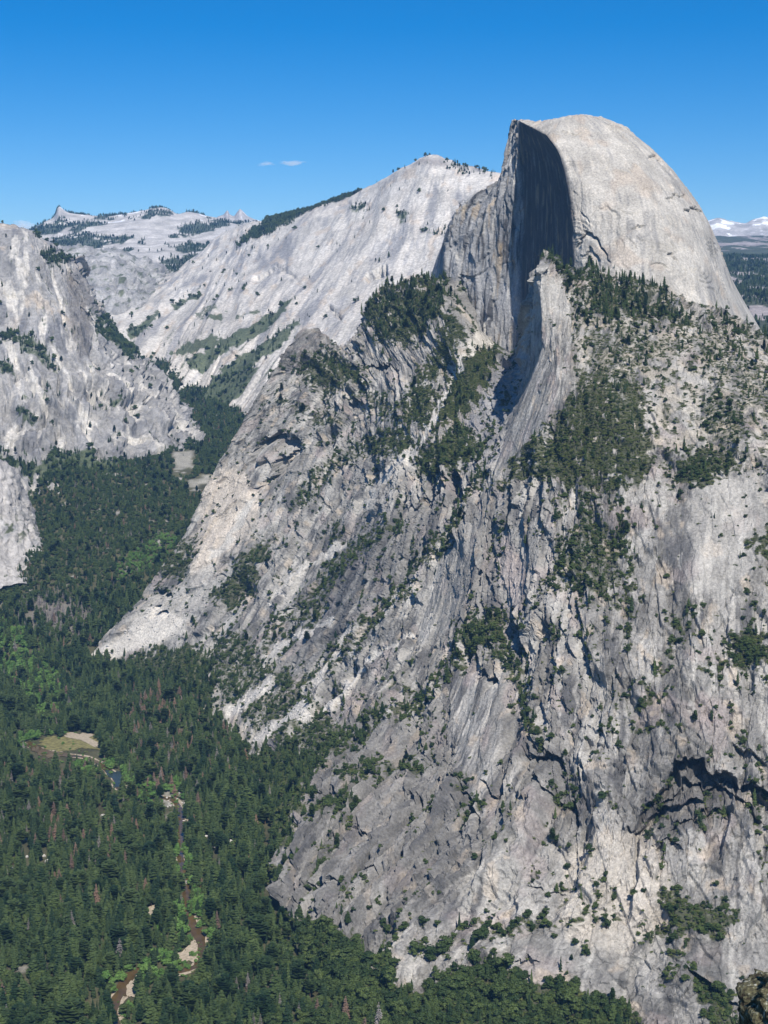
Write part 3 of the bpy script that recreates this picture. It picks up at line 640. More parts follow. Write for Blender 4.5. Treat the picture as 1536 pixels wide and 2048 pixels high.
for poly, kb, kc in (([(75,490),(130,520),(125,540),(85,525)], .5, .8), ([(0,640),(30,665),(90,690),(110,715),(50,700),(0,690)], .6, .6), ([(0,700),(20,715),(30,740),(0,740)], .6, .5),
                 ([(-300,920),(30,915),(120,905),(260,925),(380,905),(410,960),(300,985),(200,945),(130,960),(40,935)], .8, .7), ([(195,630),(225,645),(275,695),(260,720),(225,690),(200,660)], .8, .7),
                 ([(215,790),(255,790),(250,805),(225,808)], .6, .4), ([(-200,930),(30,960),(30,1100),(-200,1100)], .9, .8), ([(0,815),(60,820),(50,835),(0,835)], .6, .4)):
    m = sstep(-6, 6, inside(px, py, poly) + 42 * fbm2(su / 110, sv / 110, 3)); bb = np.maximum(bb, kb * m); bc = np.maximum(bc, kc * m)
bsc = sstep(0.18, 0.4, fbm2(a / 60 + 4, b / 70, 3)); bb = np.maximum(bb, 0.55 * bsc * sstep(0.1, 0.3, noise2(a / 20, b / 20))); bc = np.maximum(bc, .12 * bsc)
tint = mix(tint, C3(0.060, 0.082, 0.032), 0.9 * sstep(0.35, 0.7, bb + 0.3 * fbm2(su / 22, sv / 22, 3)))
grid_mesh('granite_bluff', P, ROCK_FAR, tint, label='rugged grey granite bluff with a dark cliff edge left of the canyon')
BLUFF = dict(P=P, bc=bc, bb=bb)

# low slab at the foot of the bluff
slab_cols = [
 [(-330,1200,4350),(-330,1120,4500),(-330,1020,4700),(-330,900,4900),(-330,890,5200)],
 [(-120,1190,4430),(-120,1130,4550),(-120,1030,4750),(-120,910,4950),(-120,915,5250)],
 [(0,1175,4520),(0,1120,4640),(0,1030,4790),(0,930,4960),(5,940,5250)],
 [(70,1170,4600),(55,1115,4720),(42,1040,4850),(36,965,4980),(45,975,5250)],
 [(125,1165,4700),(90,1110,4800),(62,1050,4910),(52,1000,5020),(65,1010,5250)],
 [(150,1170,4950),(120,1130,5000),(90,1080,5060),(75,1040,5120),(90,1040,5280)]]
P0 = loft(slab_cols, [16, 26, 26, 22, 12], [44, 52, 52, 14]); N, su, sv = frame(P0)
if N[60, 50, 1] > 0: N = -N
px, py = project(P0)
fa, ea, ida = facets(su / 60, sv / 110, 0.8); fb, eb, idb = facets(su / 22, sv / 40, 0.8)
P = P0 + N * (12 * ridge2(su / 140, sv / 300, 3) + 6 * fa + 3 * fb)[..., None]
tint = np.broadcast_to(C3(0.42, 0.40, 0.38), P.shape) * (0.85 + 0.25 * ida + 0.2 * (idb - 0.5))[..., None]
tint = mix(tint, C3(0.25, 0.25, 0.26), 0.7 * sstep(0.1, 0.4, fbm2(su / 50, sv / 120, 3)))
tint = mix(tint, GREEN, 0.9 * sstep(0.12, 0.3, fbm2(su / 40 + 9, sv / 40, 3)) * sstep(1010, 1060, py) * sstep(1100, 1060, py))
grid_mesh('granite_slab', P, ROCK_FAR, tint, label='pale granite slab sloping into the forest at the foot of the bluff')

# far canyon wall behind the bluff
wall_cols = [
 [(-300,700,8800),(-300,620,9100),(-300,560,9500),(-300,520,10000),(-300,520,10800)],
 [(60,690,8500),(70,620,8800),(80,560,9200),(90,505,9700),(95,508,10600)],
 [(170,690,8400),(170,630,8650),(175,575,9000),(180,505,9600),(190,505,10600)],
 [(225,680,8350),(228,625,8600),(232,570,9000),(238,512,9600),(250,510,10600)],
 [(270,670,8500),(280,620,8800),(290,580,9200),(298,533,9700),(310,530,10600)],
 [(330,640,9000),(340,610,9300),(345,585,9600),(350,562,10000),(360,560,10700)]]
P0 = loft(wall_cols, [16, 30, 26, 26, 20], [26, 32, 34, 14]); N, su, sv = frame(P0)
if N[40, 50, 1] > 0: N = -N
px, py = project(P0)
fa, ea, ida = facets(su / 120, sv / 150, 0.9); fb, eb, idb = facets(su / 45, sv / 60, 0.9)
P = P0 + N * (26 * ridge2(su / 260, sv / 400, 3) + 12 * fa + 7 * fb)[..., None]
tint = np.broadcast_to(C3(0.34, 0.335, 0.33), P.shape) * (0.8 + 0.35 * ida + 0.25 * (idb - 0.5))[..., None]
tint = mix(tint, C3(0.20, 0.20, 0.21), 0.6 * sstep(0.0, 0.4, fbm2(su / 90, sv / 160, 3)))
tint = mix(tint, GREEN, 0.8 * sstep(0.2, 0.35, fbm2(su / 70 + 9, sv / 60, 3)))
grid_mesh('canyon_wall', P, ROCK_FAR, tint, label='blue grey granite canyon wall in the distance behind the bluff')

# ================================================================== FAR COUNTRY
def far_land(name, cols, nu, nv, amp, rockc, forest, label, snow=None, bands=1.0, seed=0.0):
    P0 = loft(cols, nu, nv); N, su, sv = frame(P0)
    m = P0.shape[0] // 2
    if N[m, P0.shape[1] // 2, 2] < 0: N = -N
    px, py = project(P0)
    X = P0[..., 0].astype(np.float32); Y = P0[..., 1].astype(np.float32)
    h = amp * (1.2 * fbm2(X / 900 + seed, Y / 1700, 4) + 0.5 * ridge2(X / 420 + seed, Y / 700, 3))
    P = P0.copy(); P[..., 2] += h
    f = fbm2(X / 420 + 9 + seed, Y / 1100, 4) * bands + 0.45 * fbm2(X / 110 + seed, Y / 240, 3)
    tint = np.broadcast_to(np.array(rockc, np.float32), P.shape) * (1 + 0.5 * fbm2(X / 160, Y / 260, 3))[..., None]
    tint = mix(tint, C3(0.045, 0.062, 0.035), 0.92 * sstep(forest, forest + 0.10, f))
    if snow is not None:
        ms = sstep(0.02, 0.12, fbm2(X / 260 + 40, Y / 400, 4) + snow(px, py)); tint = mix(tint, C3(0.85, 0.87, 0.9), 0.95 * ms)
    grid_mesh(name, P, ROCK_FAR, tint, label=label)
    return dict(P=P, f=sstep(forest - 0.02, forest + 0.1, f), px=px, py=py)
crest = [(-320,470),(-60,466),(30,470),(62,462),(88,446),(108,436),(119,417),(130,424),(165,430),(210,433),(255,431),(285,427),(305,423),(335,424),(352,432),(378,427),(410,434),(450,441),(520,446),(620,450),(900,450)]
cols = []
for i, (cx, cyy) in enumerate(crest):
    dx = (cx - 300) * 0.03
    cols.append([(cx - dx * 2, 615, 9300), (cx - dx, 560, 10200), (cx, 520, 11300), (cx, 486, 12600), (cx, 458 if cyy < 450 else cyy + 10, 13800), (cx, cyy, 15000), (cx, cyy + 6, 16500)])
FAR = far_land('alpine_plateau', cols, 16, [26, 34, 40, 40, 40, 8], 42, (0.46, 0.44, 0.42), 0.06, 'far rolling granite highland with bands of dark forest on the skyline',
         snow=lambda px, py: np.where(py < 446, -0.22, -0.9), seed=3.0)
tp = [(405,446),(425,440),(437,432),(447,428),(455,420),(460,428),(468,431),(474,424),(480,418),(487,424),(494,431),(503,436),(520,442),(540,446)]
cols = [[(x, 470, 17500), (x, y + (470 - y) * 0.35, 18200), (x, y + 1.5, 18700), (x, y, 18900), (x, y + 8, 19600)] for x, y in tp]
far_land('twin_peaks', cols, 8, [12, 20, 6, 6], 16, (0.42, 0.40, 0.39), 9, 'two small jagged grey peaks on the far skyline', snow=lambda px, py: np.where(px > 482, 0.05, -0.35), seed=9.0)
rc_ = [(1280,462),(1380,455),(1408,447),(1422,441),(1440,437),(1458,443),(1476,446),(1490,448),(1505,441),(1522,437),(1545,438),(1600,442),(1800,450)]
cols = [[(x, 482, 18200), (x, y + (482 - y) * 0.5, 19200), (x, y, 20300), (x, y + 6, 21200)] for x, y in rc_]
far_land('snowy_peaks', cols, 12, [16, 22, 6], 40, (0.40, 0.39, 0.39), 9, 'pale distant peaks streaked with snow right of the dome', snow=lambda px, py: np.where(py < 455, -0.02, -0.16), seed=5.0)
cols = [[(x, 720, 5200), (x, 650, 6200), (x, 600, 7400), (x, 560, 9000), (x, 525, 11000), (x, 500, 13500), (x, 473, 17500), (x, 474, 18500)] for x in (1180, 1300, 1400, 1470, 1536, 1600, 1700, 1900)]
FARR = far_land('forested_hills', cols, [14, 22, 24, 24, 22, 14, 10], [26, 30, 34, 34, 34, 34, 8], 34, (0.30, 0.27, 0.27), -0.20, 'rolling hills of blue green forest right of the dome', seed=21.0)

# ================================================================== VALLEY FLOOR
ctrl = [at_z(*p) for p in ((-200,2048,10),(0,2048,5),(300,2048,0),(600,2040,8),(900,2060,30),(1300,2150,-90),(0,1750,8),(300,1700,4),(560,1720,25),(-200,1750,15),
        (0,1500,8),(300,1480,10),(480,1500,5),(0,1310,30),(178,1316,30),(380,1350,20),(-300,1310,60),(-300,1600,25))]
ctrl += [at(*p) for p in ((0,1200,4480),(150,1160,4580),(290,1130,4650),(0,1060,5050),(120,965,5350),(260,1010,5120),(330,965,5400),(400,892,5950),(440,835,6500),(385,802,6900),(300,742,7400),
        (510,860,6300),(-300,1020,5200),(560,1000,5400),(-300,1180,4500),(350,1060,4950),(640,950,5600))]
ctrl += [np.array(p, float) for p in ((-600,1400,5),(0,1400,10),(500,1400,0),(1200,1500,-120),(-2400,1400,260),(-2400,3500,260),(-2400,6000,500),(900,2800,60),(900,5200,300),(900,8200,700),(-2400,8200,900),(0,800,30),(-1500,700,150))]
ctrl = np.array(ctrl)
def tps_fit(c):
    n = len(c); d = np.linalg.norm(c[:, None, :2] - c[None, :, :2], axis=-1) / 1000
    K = np.where(d > 0, d * d * np.log(d + 1e-9), 0) + np.eye(n) * 0.004
    Pm = np.c_[np.ones(n), c[:, :2] / 1000]
    A = np.block([[K, Pm], [Pm.T, np.zeros((3, 3))]])
    return np.linalg.solve(A, np.r_[c[:, 2], 0, 0, 0])
W_ = tps_fit(ctrl)
def floor_z(x, y):
    r = W_[-3] + W_[-2] * x / 1000 + W_[-1] * y / 1000
    for i, c in enumerate(ctrl):
        d2 = ((x - c[0])**2 + (y - c[1])**2) / 1e6
        r = r + W_[i] * 0.5 * d2 * np.log(d2 + 1e-12)
    return r
gx = np.linspace(-2400, 900, 276); gy = np.linspace(700, 8200, 560)
GX, GY = np.meshgrid(gx, gy)
def floor_full(x, y): return floor_z(x, y) + 3.0 * fbm2(np.asarray(x) / 120, np.asarray(y) / 120, 3) + sstep(4200, 4900, y) * 14 * fbm2(np.asarray(x) / 260 + 5, np.asarray(y) / 260, 3)
GZ = floor_full(GX, GY)
FP = np.stack([GX, GY, GZ], -1); fpx, fpy = project(FP)
tint = np.broadcast_to(C3(0.070, 0.068, 0.036), FP.shape) * (1 + 0.6 * fbm2(GX / 60, GY / 60, 3))[..., None]
open_rock = sstep(0.34, 0.46, fbm2(GX / 70 + 3, GY / 90, 4)) * sstep(4300, 4600, GY)
tint = mix(tint, C3(0.36, 0.34, 0.32), 0.8 * open_rock)
# clearings seen through the forest: (photo polygon, surface)
MEADOW = [(70,1486),(84,1480),(104,1472),(120,1474),(132,1466),(158,1468),(190,1472),(196,1484),(210,1496),(184,1500),(160,1496),(136,1503),(104,1500),(84,1494)]
CLEAR = [MEADOW, [(54,1480),(70,1490),(90,1498),(114,1504),(136,1506),(134,1514),(104,1516),(78,1508),(60,1496)], [(212,1548),(226,1540),(246,1546),(246,1556),(240,1572),(226,1576),(228,1560)], [(355,1575),(364,1590),(370,1622),(366,1660),(363,1715),(356,1712),(359,1650),(354,1600)],
         [(324,1598),(338,1574),(345,1590),(341,1622),(338,1655),(334,1618)], [(372,1832),(400,1850),(408,1884),(394,1888),(380,1850)], [(352,1912),(368,1898),(392,1884),(392,1922),(376,1922),(360,1924)],
         [(236,1972),(262,1944),(282,1940),(278,1958),(270,1992),(248,1986)], [(292,1818),(316,1808),(318,1820),(296,1832)], [(345,905),(388,898),(385,935),(350,942)], [(372,962),(420,950),(425,968),(380,976)],
         [(30,1936),(62,1930),(60,1944),(34,1946)]]
TAL = [[(440,1428),(470,1404),(500,1385),(552,1342),(556,1385),(500,1412),(460,1436)], [(495,1500),(520,1462),(545,1436),(612,1396),(624,1430),(580,1462),(530,1494)], [(600,1600),(640,1560),(665,1540),(650,1570),(615,1606)]]
CLEAR += TAL
GEO_SAND = TAL + [CLEAR[3], CLEAR[9], CLEAR[10], CLEAR[4], CLEAR[11]]
for poly in GEO_SAND: tint = mix(tint, C3(0.36, 0.34, 0.30), 0.7 * sstep(-2, 4, inside(fpx, fpy, poly) + 9 * fbm2(GX / 30, GY / 45, 3)))
burnt = sstep(-20, 20, inside(fpx, fpy, [(40,1215),(110,1190),(180,1230),(170,1270),(60,1260)]))
tint = mix(tint, C3(0.20, 0.18, 0.17), 0.6 * burnt)
grid_mesh('valley_floor', FP, GROUND, tint, label='forest covered valley floor rising into the canyon')

def ground_patch(name, poly, mat, lift, label, step=6.0, z=None):
    """thin sheet following the valley floor inside an outline"""
    pts = np.array([at_z(p[0], p[1], 8.0)[:2] for p in poly])
    for _ in range(3):            # put the outline on the real floor height
        zz = floor_full(pts[:, 0], pts[:, 1]) + lift
        pts = np.array([at_z(p[0], p[1], q)[:2] for p, q in zip(poly, zz)])
    # smooth the outline
    ring = np.concatenate([pts, pts[:1]])
    t = np.linspace(0, len(pts), 40, endpoint=False)
    i = t.astype(int) % len(pts); f = (t - t.astype(int))[:, None]
    g = lambda k: pts[(i + k) % len(pts)]
    rr = 0.5 * ((2 * g(0)) + (g(1) - g(-1)) * f + (2 * g(-1) - 5 * g(0) + 4 * g(1) - g(2)) * f**2 + (3 * g(0) - g(-1) - 3 * g(1) + g(2)) * f**3)
    c = pts.mean(0); v = []; fcs = []
    rr = rr + (rr - c) * (0.34 * noise2(rr[:, 0] / 9, rr[:, 1] / 14) + 0.16 * noise2(rr[:, 0] / 3, rr[:, 1] / 4))[:, None]
    rings = [1.0, 0.75, 0.5, 0.25]
    for s in rings:
        for p in rr:
            q = c + (p - c) * s; v.append((q[0], q[1], 0))
    v.append((c[0], c[1], 0)); v = np.array(v, float)
    v[:, 2] = (floor_full(v[:, 0], v[:, 1]) + lift) if z is None else z
    n = 40
    for r in range(3):
        for k in range(n): fcs.append((r * n + k, r * n + (k + 1) % n, (r + 1) * n + (k + 1) % n, (r + 1) * n + k))
    for k in range(n): fcs.append((3 * n + k, 3 * n + (k + 1) % n, 4 * n))
    o = pydata(name, v, fcs, mat, smooth=True)
    if o.data.polygons[0].normal.z < 0: o.data.flip_normals()
    o['kind'] = 'structure'; o['label'] = label
    return o
M_GRASS = plain('meadow_grass', (0.17, 0.155, 0.062), 0.9, 0.5, 0.12)
ground_patch('meadow', MEADOW, M_GRASS, 1.2, 'small grassy meadow beside the river in the valley')
ground_patch('sandbar', [(126,1468),(150,1466),(186,1469),(182,1476),(206,1492),(190,1494),(160,1480),(132,1474)], M_SAND, 1.9, 'pale curved sand bank along the meadow')
ground_patch('river', CLEAR[1], M_WATER, 1.6, 'brown river bend below the meadow')
ground_patch('river', CLEAR[2], M_POOL, 1.2, 'blue river pool with white boulders')
ground_patch('river', [(370,1826),(384,1832),(402,1852),(410,1886),(412,1912),(398,1914),(392,1884),(378,1852)], M_WATER, 1.2, 'narrow brown river reach between tall conifers')
ground_patch('sandbar', CLEAR[6], M_SAND, 1.7, 'pale sandbar beside the narrow river reach')
ground_patch('river', [(232,1980),(246,1952),(268,1938),(292,1932),(284,1950),(264,1964),(258,1992)], M_WATER, 1.2, 'brown river bend curling round a pale sandbar')
ground_patch('sandbar', [(254,1974),(264,1960),(280,1948),(276,1966),(268,1992),(258,1990)], M_SAND, 1.9, 'pale sandbar inside the brown river bend')
RIVER_PATH = [(20,1476),(70,1496),(130,1512),(180,1520),(226,1550),(238,1572),(290,1590),(345,1598),(362,1640),(360,1712),(372,1780),(380,1840),(404,1890),(396,1926),(340,1940),(280,1944),(246,1972),(226,2010),(236,2060)]
def ribbon(name, path, half, mat, lift, label, shift=0.0):
    p = np.array([at_z(u, v, 7.0)[:2] for u, v in path]); t = np.linspace(0, len(p) - 1, 150); i = np.clip(t.astype(int), 0, len(p) - 2); f = (t - i)[:, None]
    g = lambda k: p[np.clip(i + k, 0, len(p) - 1)]
    q = 0.5 * ((2 * g(0)) + (g(1) - g(-1)) * f + (2 * g(-1) - 5 * g(0) + 4 * g(1) - g(2)) * f**2 + (3 * g(0) - g(-1) - 3 * g(1) + g(2)) * f**3)
    d = np.gradient(q, axis=0); d /= np.linalg.norm(d, axis=1)[:, None]; nrm = np.stack([-d[:, 1], d[:, 0]], 1)
    w = half * (1 + 0.45 * noise2(t * 1.7 + shift, t * 0 + shift) + 0.3 * noise2(t * 5, t * 0))
    v = []; fcs = []
    for k, e in enumerate((-1, -0.33, 0.33, 1)):
        c = q + nrm * (w * e + shift)[:, None]; v += [(x, y, z) for x, y, z in zip(c[:, 0], c[:, 1], floor_full(c[:, 0], c[:, 1]) + lift)]
    n = len(q)
    for k in range(3):
        for j in range(n - 1): fcs.append((k * n + j, (k + 1) * n + j, (k + 1) * n + j + 1, k * n + j + 1))
    o = pydata(name, v, fcs, mat, smooth=True)
    if o.data.polygons[0].normal.z < 0: o.data.flip_normals()
    o['kind'] = 'structure'; o['label'] = label
ribbon('river_bank', RIVER_PATH, 12, M_SAND, 0.6, 'pale sand and gravel banks winding through the valley forest', 2.0)
ribbon('river', RIVER_PATH, 7, M_WATER, 1.0, 'brown river winding through the valley forest')
ground_patch('clearing', CLEAR[8], M_SAND, 1.2, 'small tan clearing among the conifers')

# ================================================================== TREES
def conifer_parts(seed, n_layers=15, width=0.15, bare=0.16, droop=0.25, sparse=1.0, core=True, pw=0.8):
    r = random.Random(seed); v = []; f = []
    tv = []; tf = []
    for i, (h, rad) in enumerate(((0, 0.017), (0.4, 0.011), (0.99, 0.002))):
        for k in range(6): a = k * math.pi / 3; tv.append((rad * math.cos(a), rad * math.sin(a), h))
    for i in range(2):
        for k in range(6): tf.append((i * 6 + k, i * 6 + (k + 1) % 6, i * 6 + 6 + (k + 1) % 6, i * 6 + 6 + k))
    def prof(t): return width * (0.10 + 0.95 * (1 - t) ** pw) * (0.75 + 0.25 * min(1, t * 8))
    if core:
        n = 8; rings = 6
        for i in range(rings + 1):
            t = i / rings; h = bare + (1 - bare) * t
            for k in range(n):
                a = 2 * math.pi * k / n + i; R = prof(t) * 0.55 * r.uniform(0.75, 1.2) * (0 if i == rings else 1)
                v.append((R * math.cos(a), R * math.sin(a), h))
        for i in range(rings):
            for k in range(n): f.append((i * n + k, i * n + (k + 1) % n, i * n + n + (k + 1) % n, i * n + n + k))
    for i in range(n_layers):
        t = (i + r.uniform(0, 0.8)) / n_layers; h = bare + (1 - bare) * t
        nb = max(4, int(r.randint(8, 11) * (1 - 0.45 * t) * sparse)); a0 = r.uniform(0, 6.28)
        for k in range(nb):
            a = a0 + 2 * math.pi * k / nb + r.uniform(-0.25, 0.25)
            R = prof(t) * r.uniform(0.65, 1.2); w = R * r.uniform(0.30, 0.48) if core else R * 0.10
            zt = h - R * droop * r.uniform(0.3, 1.5); zm = h + R * 0.10
            ca, sa = math.cos(a), math.sin(a); b0 = len(v)
            v += [(0, 0, h + 0.02), (R * .6 * ca - w * sa, R * .6 * sa + w * ca, (zm + zt) / 2 - 0.012), (R * ca, R * sa, zt), (R * .6 * ca + w * sa, R * .6 * sa - w * ca, (zm + zt) / 2 - 0.012), (R * .55 * ca, R * .55 * sa, zm + 0.006)]
            f += [(b0, b0 + 1, b0 + 4), (b0 + 1, b0 + 2, b0 + 4), (b0 + 2, b0 + 3, b0 + 4), (b0 + 3, b0, b0 + 4)]
    return (tv, tf), (v, f)
def broad_parts(seed, lobes=9, leaves=300, low=False):
    r = random.Random(seed); v = []; f = []; tv = []; tf = []
    hh = 0.0 if low else 0.28
    for (h, rad) in ((-0.05, 0.05), (0.25, 0.035), (0.7, 0.012)):
        for k in range(6): a = k * math.pi / 3; tv.append((rad * math.cos(a) + 0.05 * h, rad * math.sin(a), h))
    for i in range(2):
        for k in range(6): tf.append((i * 6 + k, i * 6 + (k + 1) % 6, i * 6 + 6 + (k + 1) % 6, i * 6 + 6 + k))
    L = []
    for i in range(lobes):
        a = r.uniform(0, 6.28); q = r.uniform(0.05, 0.36 if not low else 0.52); z = hh + r.uniform(0.08, 0.52 if not low else 0.3) * (1.15 - q)
        L.append((q * math.cos(a), q * math.sin(a), z, r.uniform(0.15, 0.26)))
    for (x, y, z, R) in L:       # ragged core of each lobe
        b0 = len(v); sq = 0.75
        v.append((x, y, z + R * .8 * sq)); v.append((x, y, z - R * .8 * sq))
        for ring, zz in ((0.65, 0.45), (0.8, -0.15)):
            for k in range(6):
                a = k * math.pi / 3 + ring * 3; q = R * ring * r.uniform(0.8, 1.1); v.append((x + q * math.cos(a), y + q * math.sin(a), z + R * zz * sq))
        for k in range(6):
            k2 = (k + 1) % 6
            f += [(b0, b0 + 2 + k, b0 + 2 + k2), (b0 + 2 + k, b0 + 8 + k, b0 + 8 + k2, b0 + 2 + k2), (b0 + 1, b0 + 8 + k2, b0 + 8 + k)]
    for i in range(leaves):
        x, y, z, R = L[r.randrange(lobes)]
        d = Vector((r.gauss(0, 1), r.gauss(0, 1), r.gauss(0.25, 0.9))).normalized()
        c = Vector((x, y, z)) + Vector((d.x * R, d.y * R, d.z * R * 0.8)) * r.uniform(0.75, 1.15)
        n = (d + Vector((r.gauss(0, .5), r.gauss(0, .5), r.gauss(0, .5)))).normalized()
        u = n.orthogonal().normalized(); w = n.cross(u); s = r.uniform(0.035, 0.075); b0 = len(v)
        v += [tuple(c + u * s), tuple(c + w * s * .8), tuple(c - u * s), tuple(c - w * s * .8)]; f.append((b0, b0 + 1, b0 + 2, b0 + 3))
    return (tv, tf), (v, f)
def mesh(name, v, f, mat):
    me = bpy.data.meshes.new(name); me.from_pydata(v, [], f); me.update(); me.materials.append(mat); return me
KINDS = {}
def kind(key, parts, leafmat, n):
    KINDS[key] = []
    for i in range(n):
        (tv, tf), (v, f) = parts(i)
        tm = mesh('trunk', tv, tf, M_BARK if leafmat not in (M_DEADG,) else M_DEADG); cm = mesh('crown', v, f, leafmat)
        jm = bpy.data.meshes.new(key + '_tree')
        o = len(tv); jm.from_pydata(tv + v, [], tf + [tuple(q + o for q in p) for p in f]); jm.update()
        jm.materials.append(tm.materials[0]); jm.materials.append(leafmat)
        jm.polygons.foreach_set('material_index', np.r_[np.zeros(len(tf), np.int32), np.ones(len(f), np.int32)])
        KINDS[key].append((tm, cm, jm))
kind('conifer', lambda i: conifer_parts(10 + i, 14 + i % 3, (0.135, 0.16, 0.185, 0.15, 0.21, 0.23, 0.12)[i], (0.14, 0.10, 0.2, 0.06, 0.22, 0.34, 0.25)[i], (0.35, 0.2, 0.1, 0.45, 0.05, -0.25, 0.3)[i], pw=(0.8, 0.8, 0.7, 0.9, 0.5, 0.35, 0.7)[i]), M_CON, 7)
kind('oak', lambda i: broad_parts(40 + i, 9 + i, 330), M_OAK, 3)
kind('shrub', lambda i: broad_parts(60 + i, 7 + i, 180, True), M_SHR, 3)
kind('alder', lambda i: broad_parts(70 + i, 9, 300), M_LIME, 2)
kind('brown', lambda i: conifer_parts(80 + i, 14, 0.17, 0.12, 0.3, 0.8), M_DEADB, 2)
kind('grey', lambda i: conifer_parts(90 + i, 12, 0.12, 0.15, 0.15, 0.9, core=False), M_DEADG, 2)
kind('brushpad', lambda i: broad_parts(110 + i, 10, 160, True), M_SHR, 2)

def scatter_stuff(name, keys, pts, kid, scl, label, cat):
    """one object: many plants set on points by geometry nodes"""
    col = bpy.data.collections.new(name + '_kinds'); order = []
    for key in keys:
        for i, (tm, cm, jm) in enumerate(KINDS[key]):
            o = bpy.data.objects.new(f'{len(order):02d}_{key}', jm); col.objects.link(o); order.append(key)
    names = {k: [i for i, q in enumerate(order) if q == k] for k in keys}
    idx = np.array([names[keys[k]][int(q)] for k, q in zip(kid, (rng.random(len(kid)) * [len(names[keys[k]]) for k in kid]))], np.int32)
    me = bpy.data.meshes.new(name); me.vertices.add(len(pts)); me.vertices.foreach_set('co', np.asarray(pts, np.float32).reshape(-1))
    me.attributes.new('pick', 'INT', 'POINT').data.foreach_set('value', idx)
    me.attributes.new('size', 'FLOAT_VECTOR', 'POINT').data.foreach_set('vector', np.asarray(scl, np.float32).reshape(-1))
    rot = np.zeros((len(pts), 3), np.float32); rot[:, 2] = rng.random(len(pts)) * 6.283; rot[:, :2] = rng.normal(0, 0.03, (len(pts), 2))
    me.attributes.new('turn', 'FLOAT_VECTOR', 'POINT').data.foreach_set('vector', rot.reshape(-1))
    o = bpy.data.objects.new(name, me); COL.objects.link(o)
    ng = bpy.data.node_groups.new(name, 'GeometryNodeTree')
    ng.interface.new_socket('Geometry', in_out='INPUT', socket_type='NodeSocketGeometry'); ng.interface.new_socket('Geometry', in_out='OUTPUT', socket_type='NodeSocketGeometry')
    gi = ng.nodes.new('NodeGroupInput'); go = ng.nodes.new('NodeGroupOutput'); ip = ng.nodes.new('GeometryNodeInstanceOnPoints'); ci = ng.nodes.new('GeometryNodeCollectionInfo')
    ci.inputs['Collection'].default_value = col; ci.inputs['Separate Children'].default_value = True; ci.inputs['Reset Children'].default_value = True
    def attr(nm, t):
        n = ng.nodes.new('GeometryNodeInputNamedAttribute'); n.data_type = t; n.inputs[0].default_value = nm; return n.outputs[0]
    L = ng.links.new
    L(gi.outputs[0], ip.inputs['Points']); L(ci.outputs[0], ip.inputs['Instance']); ip.inputs['Pick Instance'].default_value = True
    L(attr('pick', 'INT'), ip.inputs['Instance Index']); L(attr('size', 'FLOAT_VECTOR'), ip.inputs['Scale'])
    e2r = ng.nodes.new('FunctionNodeEulerToRotation'); L(attr('turn', 'FLOAT_VECTOR'), e2r.inputs[0]); L(e2r.outputs[0], ip.inputs['Rotation'])
    L(ip.outputs[0], go.inputs[0])
    md = o.modifiers.new('scatter', 'NODES'); md.node_group = ng
    o['kind'] = 'stuff'; o['label'] = label; o['category'] = cat
    return o
def sizes(h, wid=1.0):
    h = np.asarray(h); s = np.stack([h * wid, h * wid, h], 1); s[:, :2] *= rng.uniform(0.85, 1.2, (len(h), 1)); return s
def mesh_points(P, density, per_m2):
    """random points on a grid surface with a density map (plants per horizontal-ish m2)"""
    du = np.linalg.norm(P[:-1, 1:] - P[:-1, :-1], axis=-1); dv = np.linalg.norm(P[1:, :-1] - P[:-1, :-1], axis=-1)
    lam = du * dv * density[:-1, :-1] * per_m2
    n = rng.poisson(np.clip(lam, 0, 6)); j, i = np.nonzero(n)
    rep = n[j, i]; j = np.repeat(j, rep); i = np.repeat(i, rep)
    u = rng.random(len(i))[:, None]; v = rng.random(len(i))[:, None]
    return P[j, i] * (1 - u) * (1 - v) + P[j, i + 1] * u * (1 - v) + P[j + 1, i] * (1 - u) * v + P[j + 1, i + 1] * u * v

LONE = [(52,1681),(88,1711),(96,1723),(54,1713),(43,1735),(170,1728),(206,1630),(412,1679),(430,1701),(539,1988),(94,1832),(462,1694),(378,1776),(22,1738)]
# --- valley forest: candidates on the floor
fl = FL['P']
cell = 20.0; bx = ((fl[..., 0] + 2400) / cell).astype(int).ravel(); by = ((fl[..., 1] - 700) / cell).astype(int).ravel()
ok = (bx >= 0) & (bx < 165) & (by >= 0) & (by < 375)
hmap = np.full((375, 165), -1e3); np.maximum.at(hmap, (by[ok], bx[ok]), fl[..., 2].ravel()[ok])
n_c = 138000
yy = np.sqrt(rng.random(n_c) * (7700.0**2 - 1750.0**2) + 1750.0**2)
ppx = rng.uniform(-90, 1350, n_c)
xx = (ppx - 768) / F * yy * 1.0
zz = floor_full(xx, yy); T = np.stack([xx, yy, zz], 1); tpx, tpy = project(T)
keep = (tpx > -60) & (tpy < 2120) & (tpx < 1400)
dens = np.where(yy < 4300, 0.82, 1.0)
keep &= rng.random(n_c) < dens
hx = ((xx + 2400) / cell).astype(int).clip(0, 164); hy = ((yy - 700) / cell).astype(int).clip(0, 374)
keep &= ~(hmap[hy, hx] > zz + 4)
patch = fbm2(xx / 160, yy / 160, 3)
keep &= ~((patch > 0.45) & (yy < 4300) & (rng.random(n_c) < 0.5))
far_open = sstep(0.34, 0.46, fbm2(xx / 70 + 3, yy / 90, 4)) * sstep(4300, 4600, yy)
keep &= rng.random(n_c) > far_open * 0.85
for poly in CLEAR + [[(u - 5, v - 7), (u + 5, v - 7), (u + 4, v + 3), (u - 4, v + 3)] for u, v in LONE]:
    for k in (0, 12, 24, 36) + ((46,) if poly[0][1] > 1440 else ()):
        keep &= ~((inside(tpx, tpy - k * 2300 / np.maximum(yy, 1), poly) > -2 + 5 * noise2(xx / 14, yy / 14)) & (rng.random(n_c) < (0.97 if k < 20 else 0.8)))
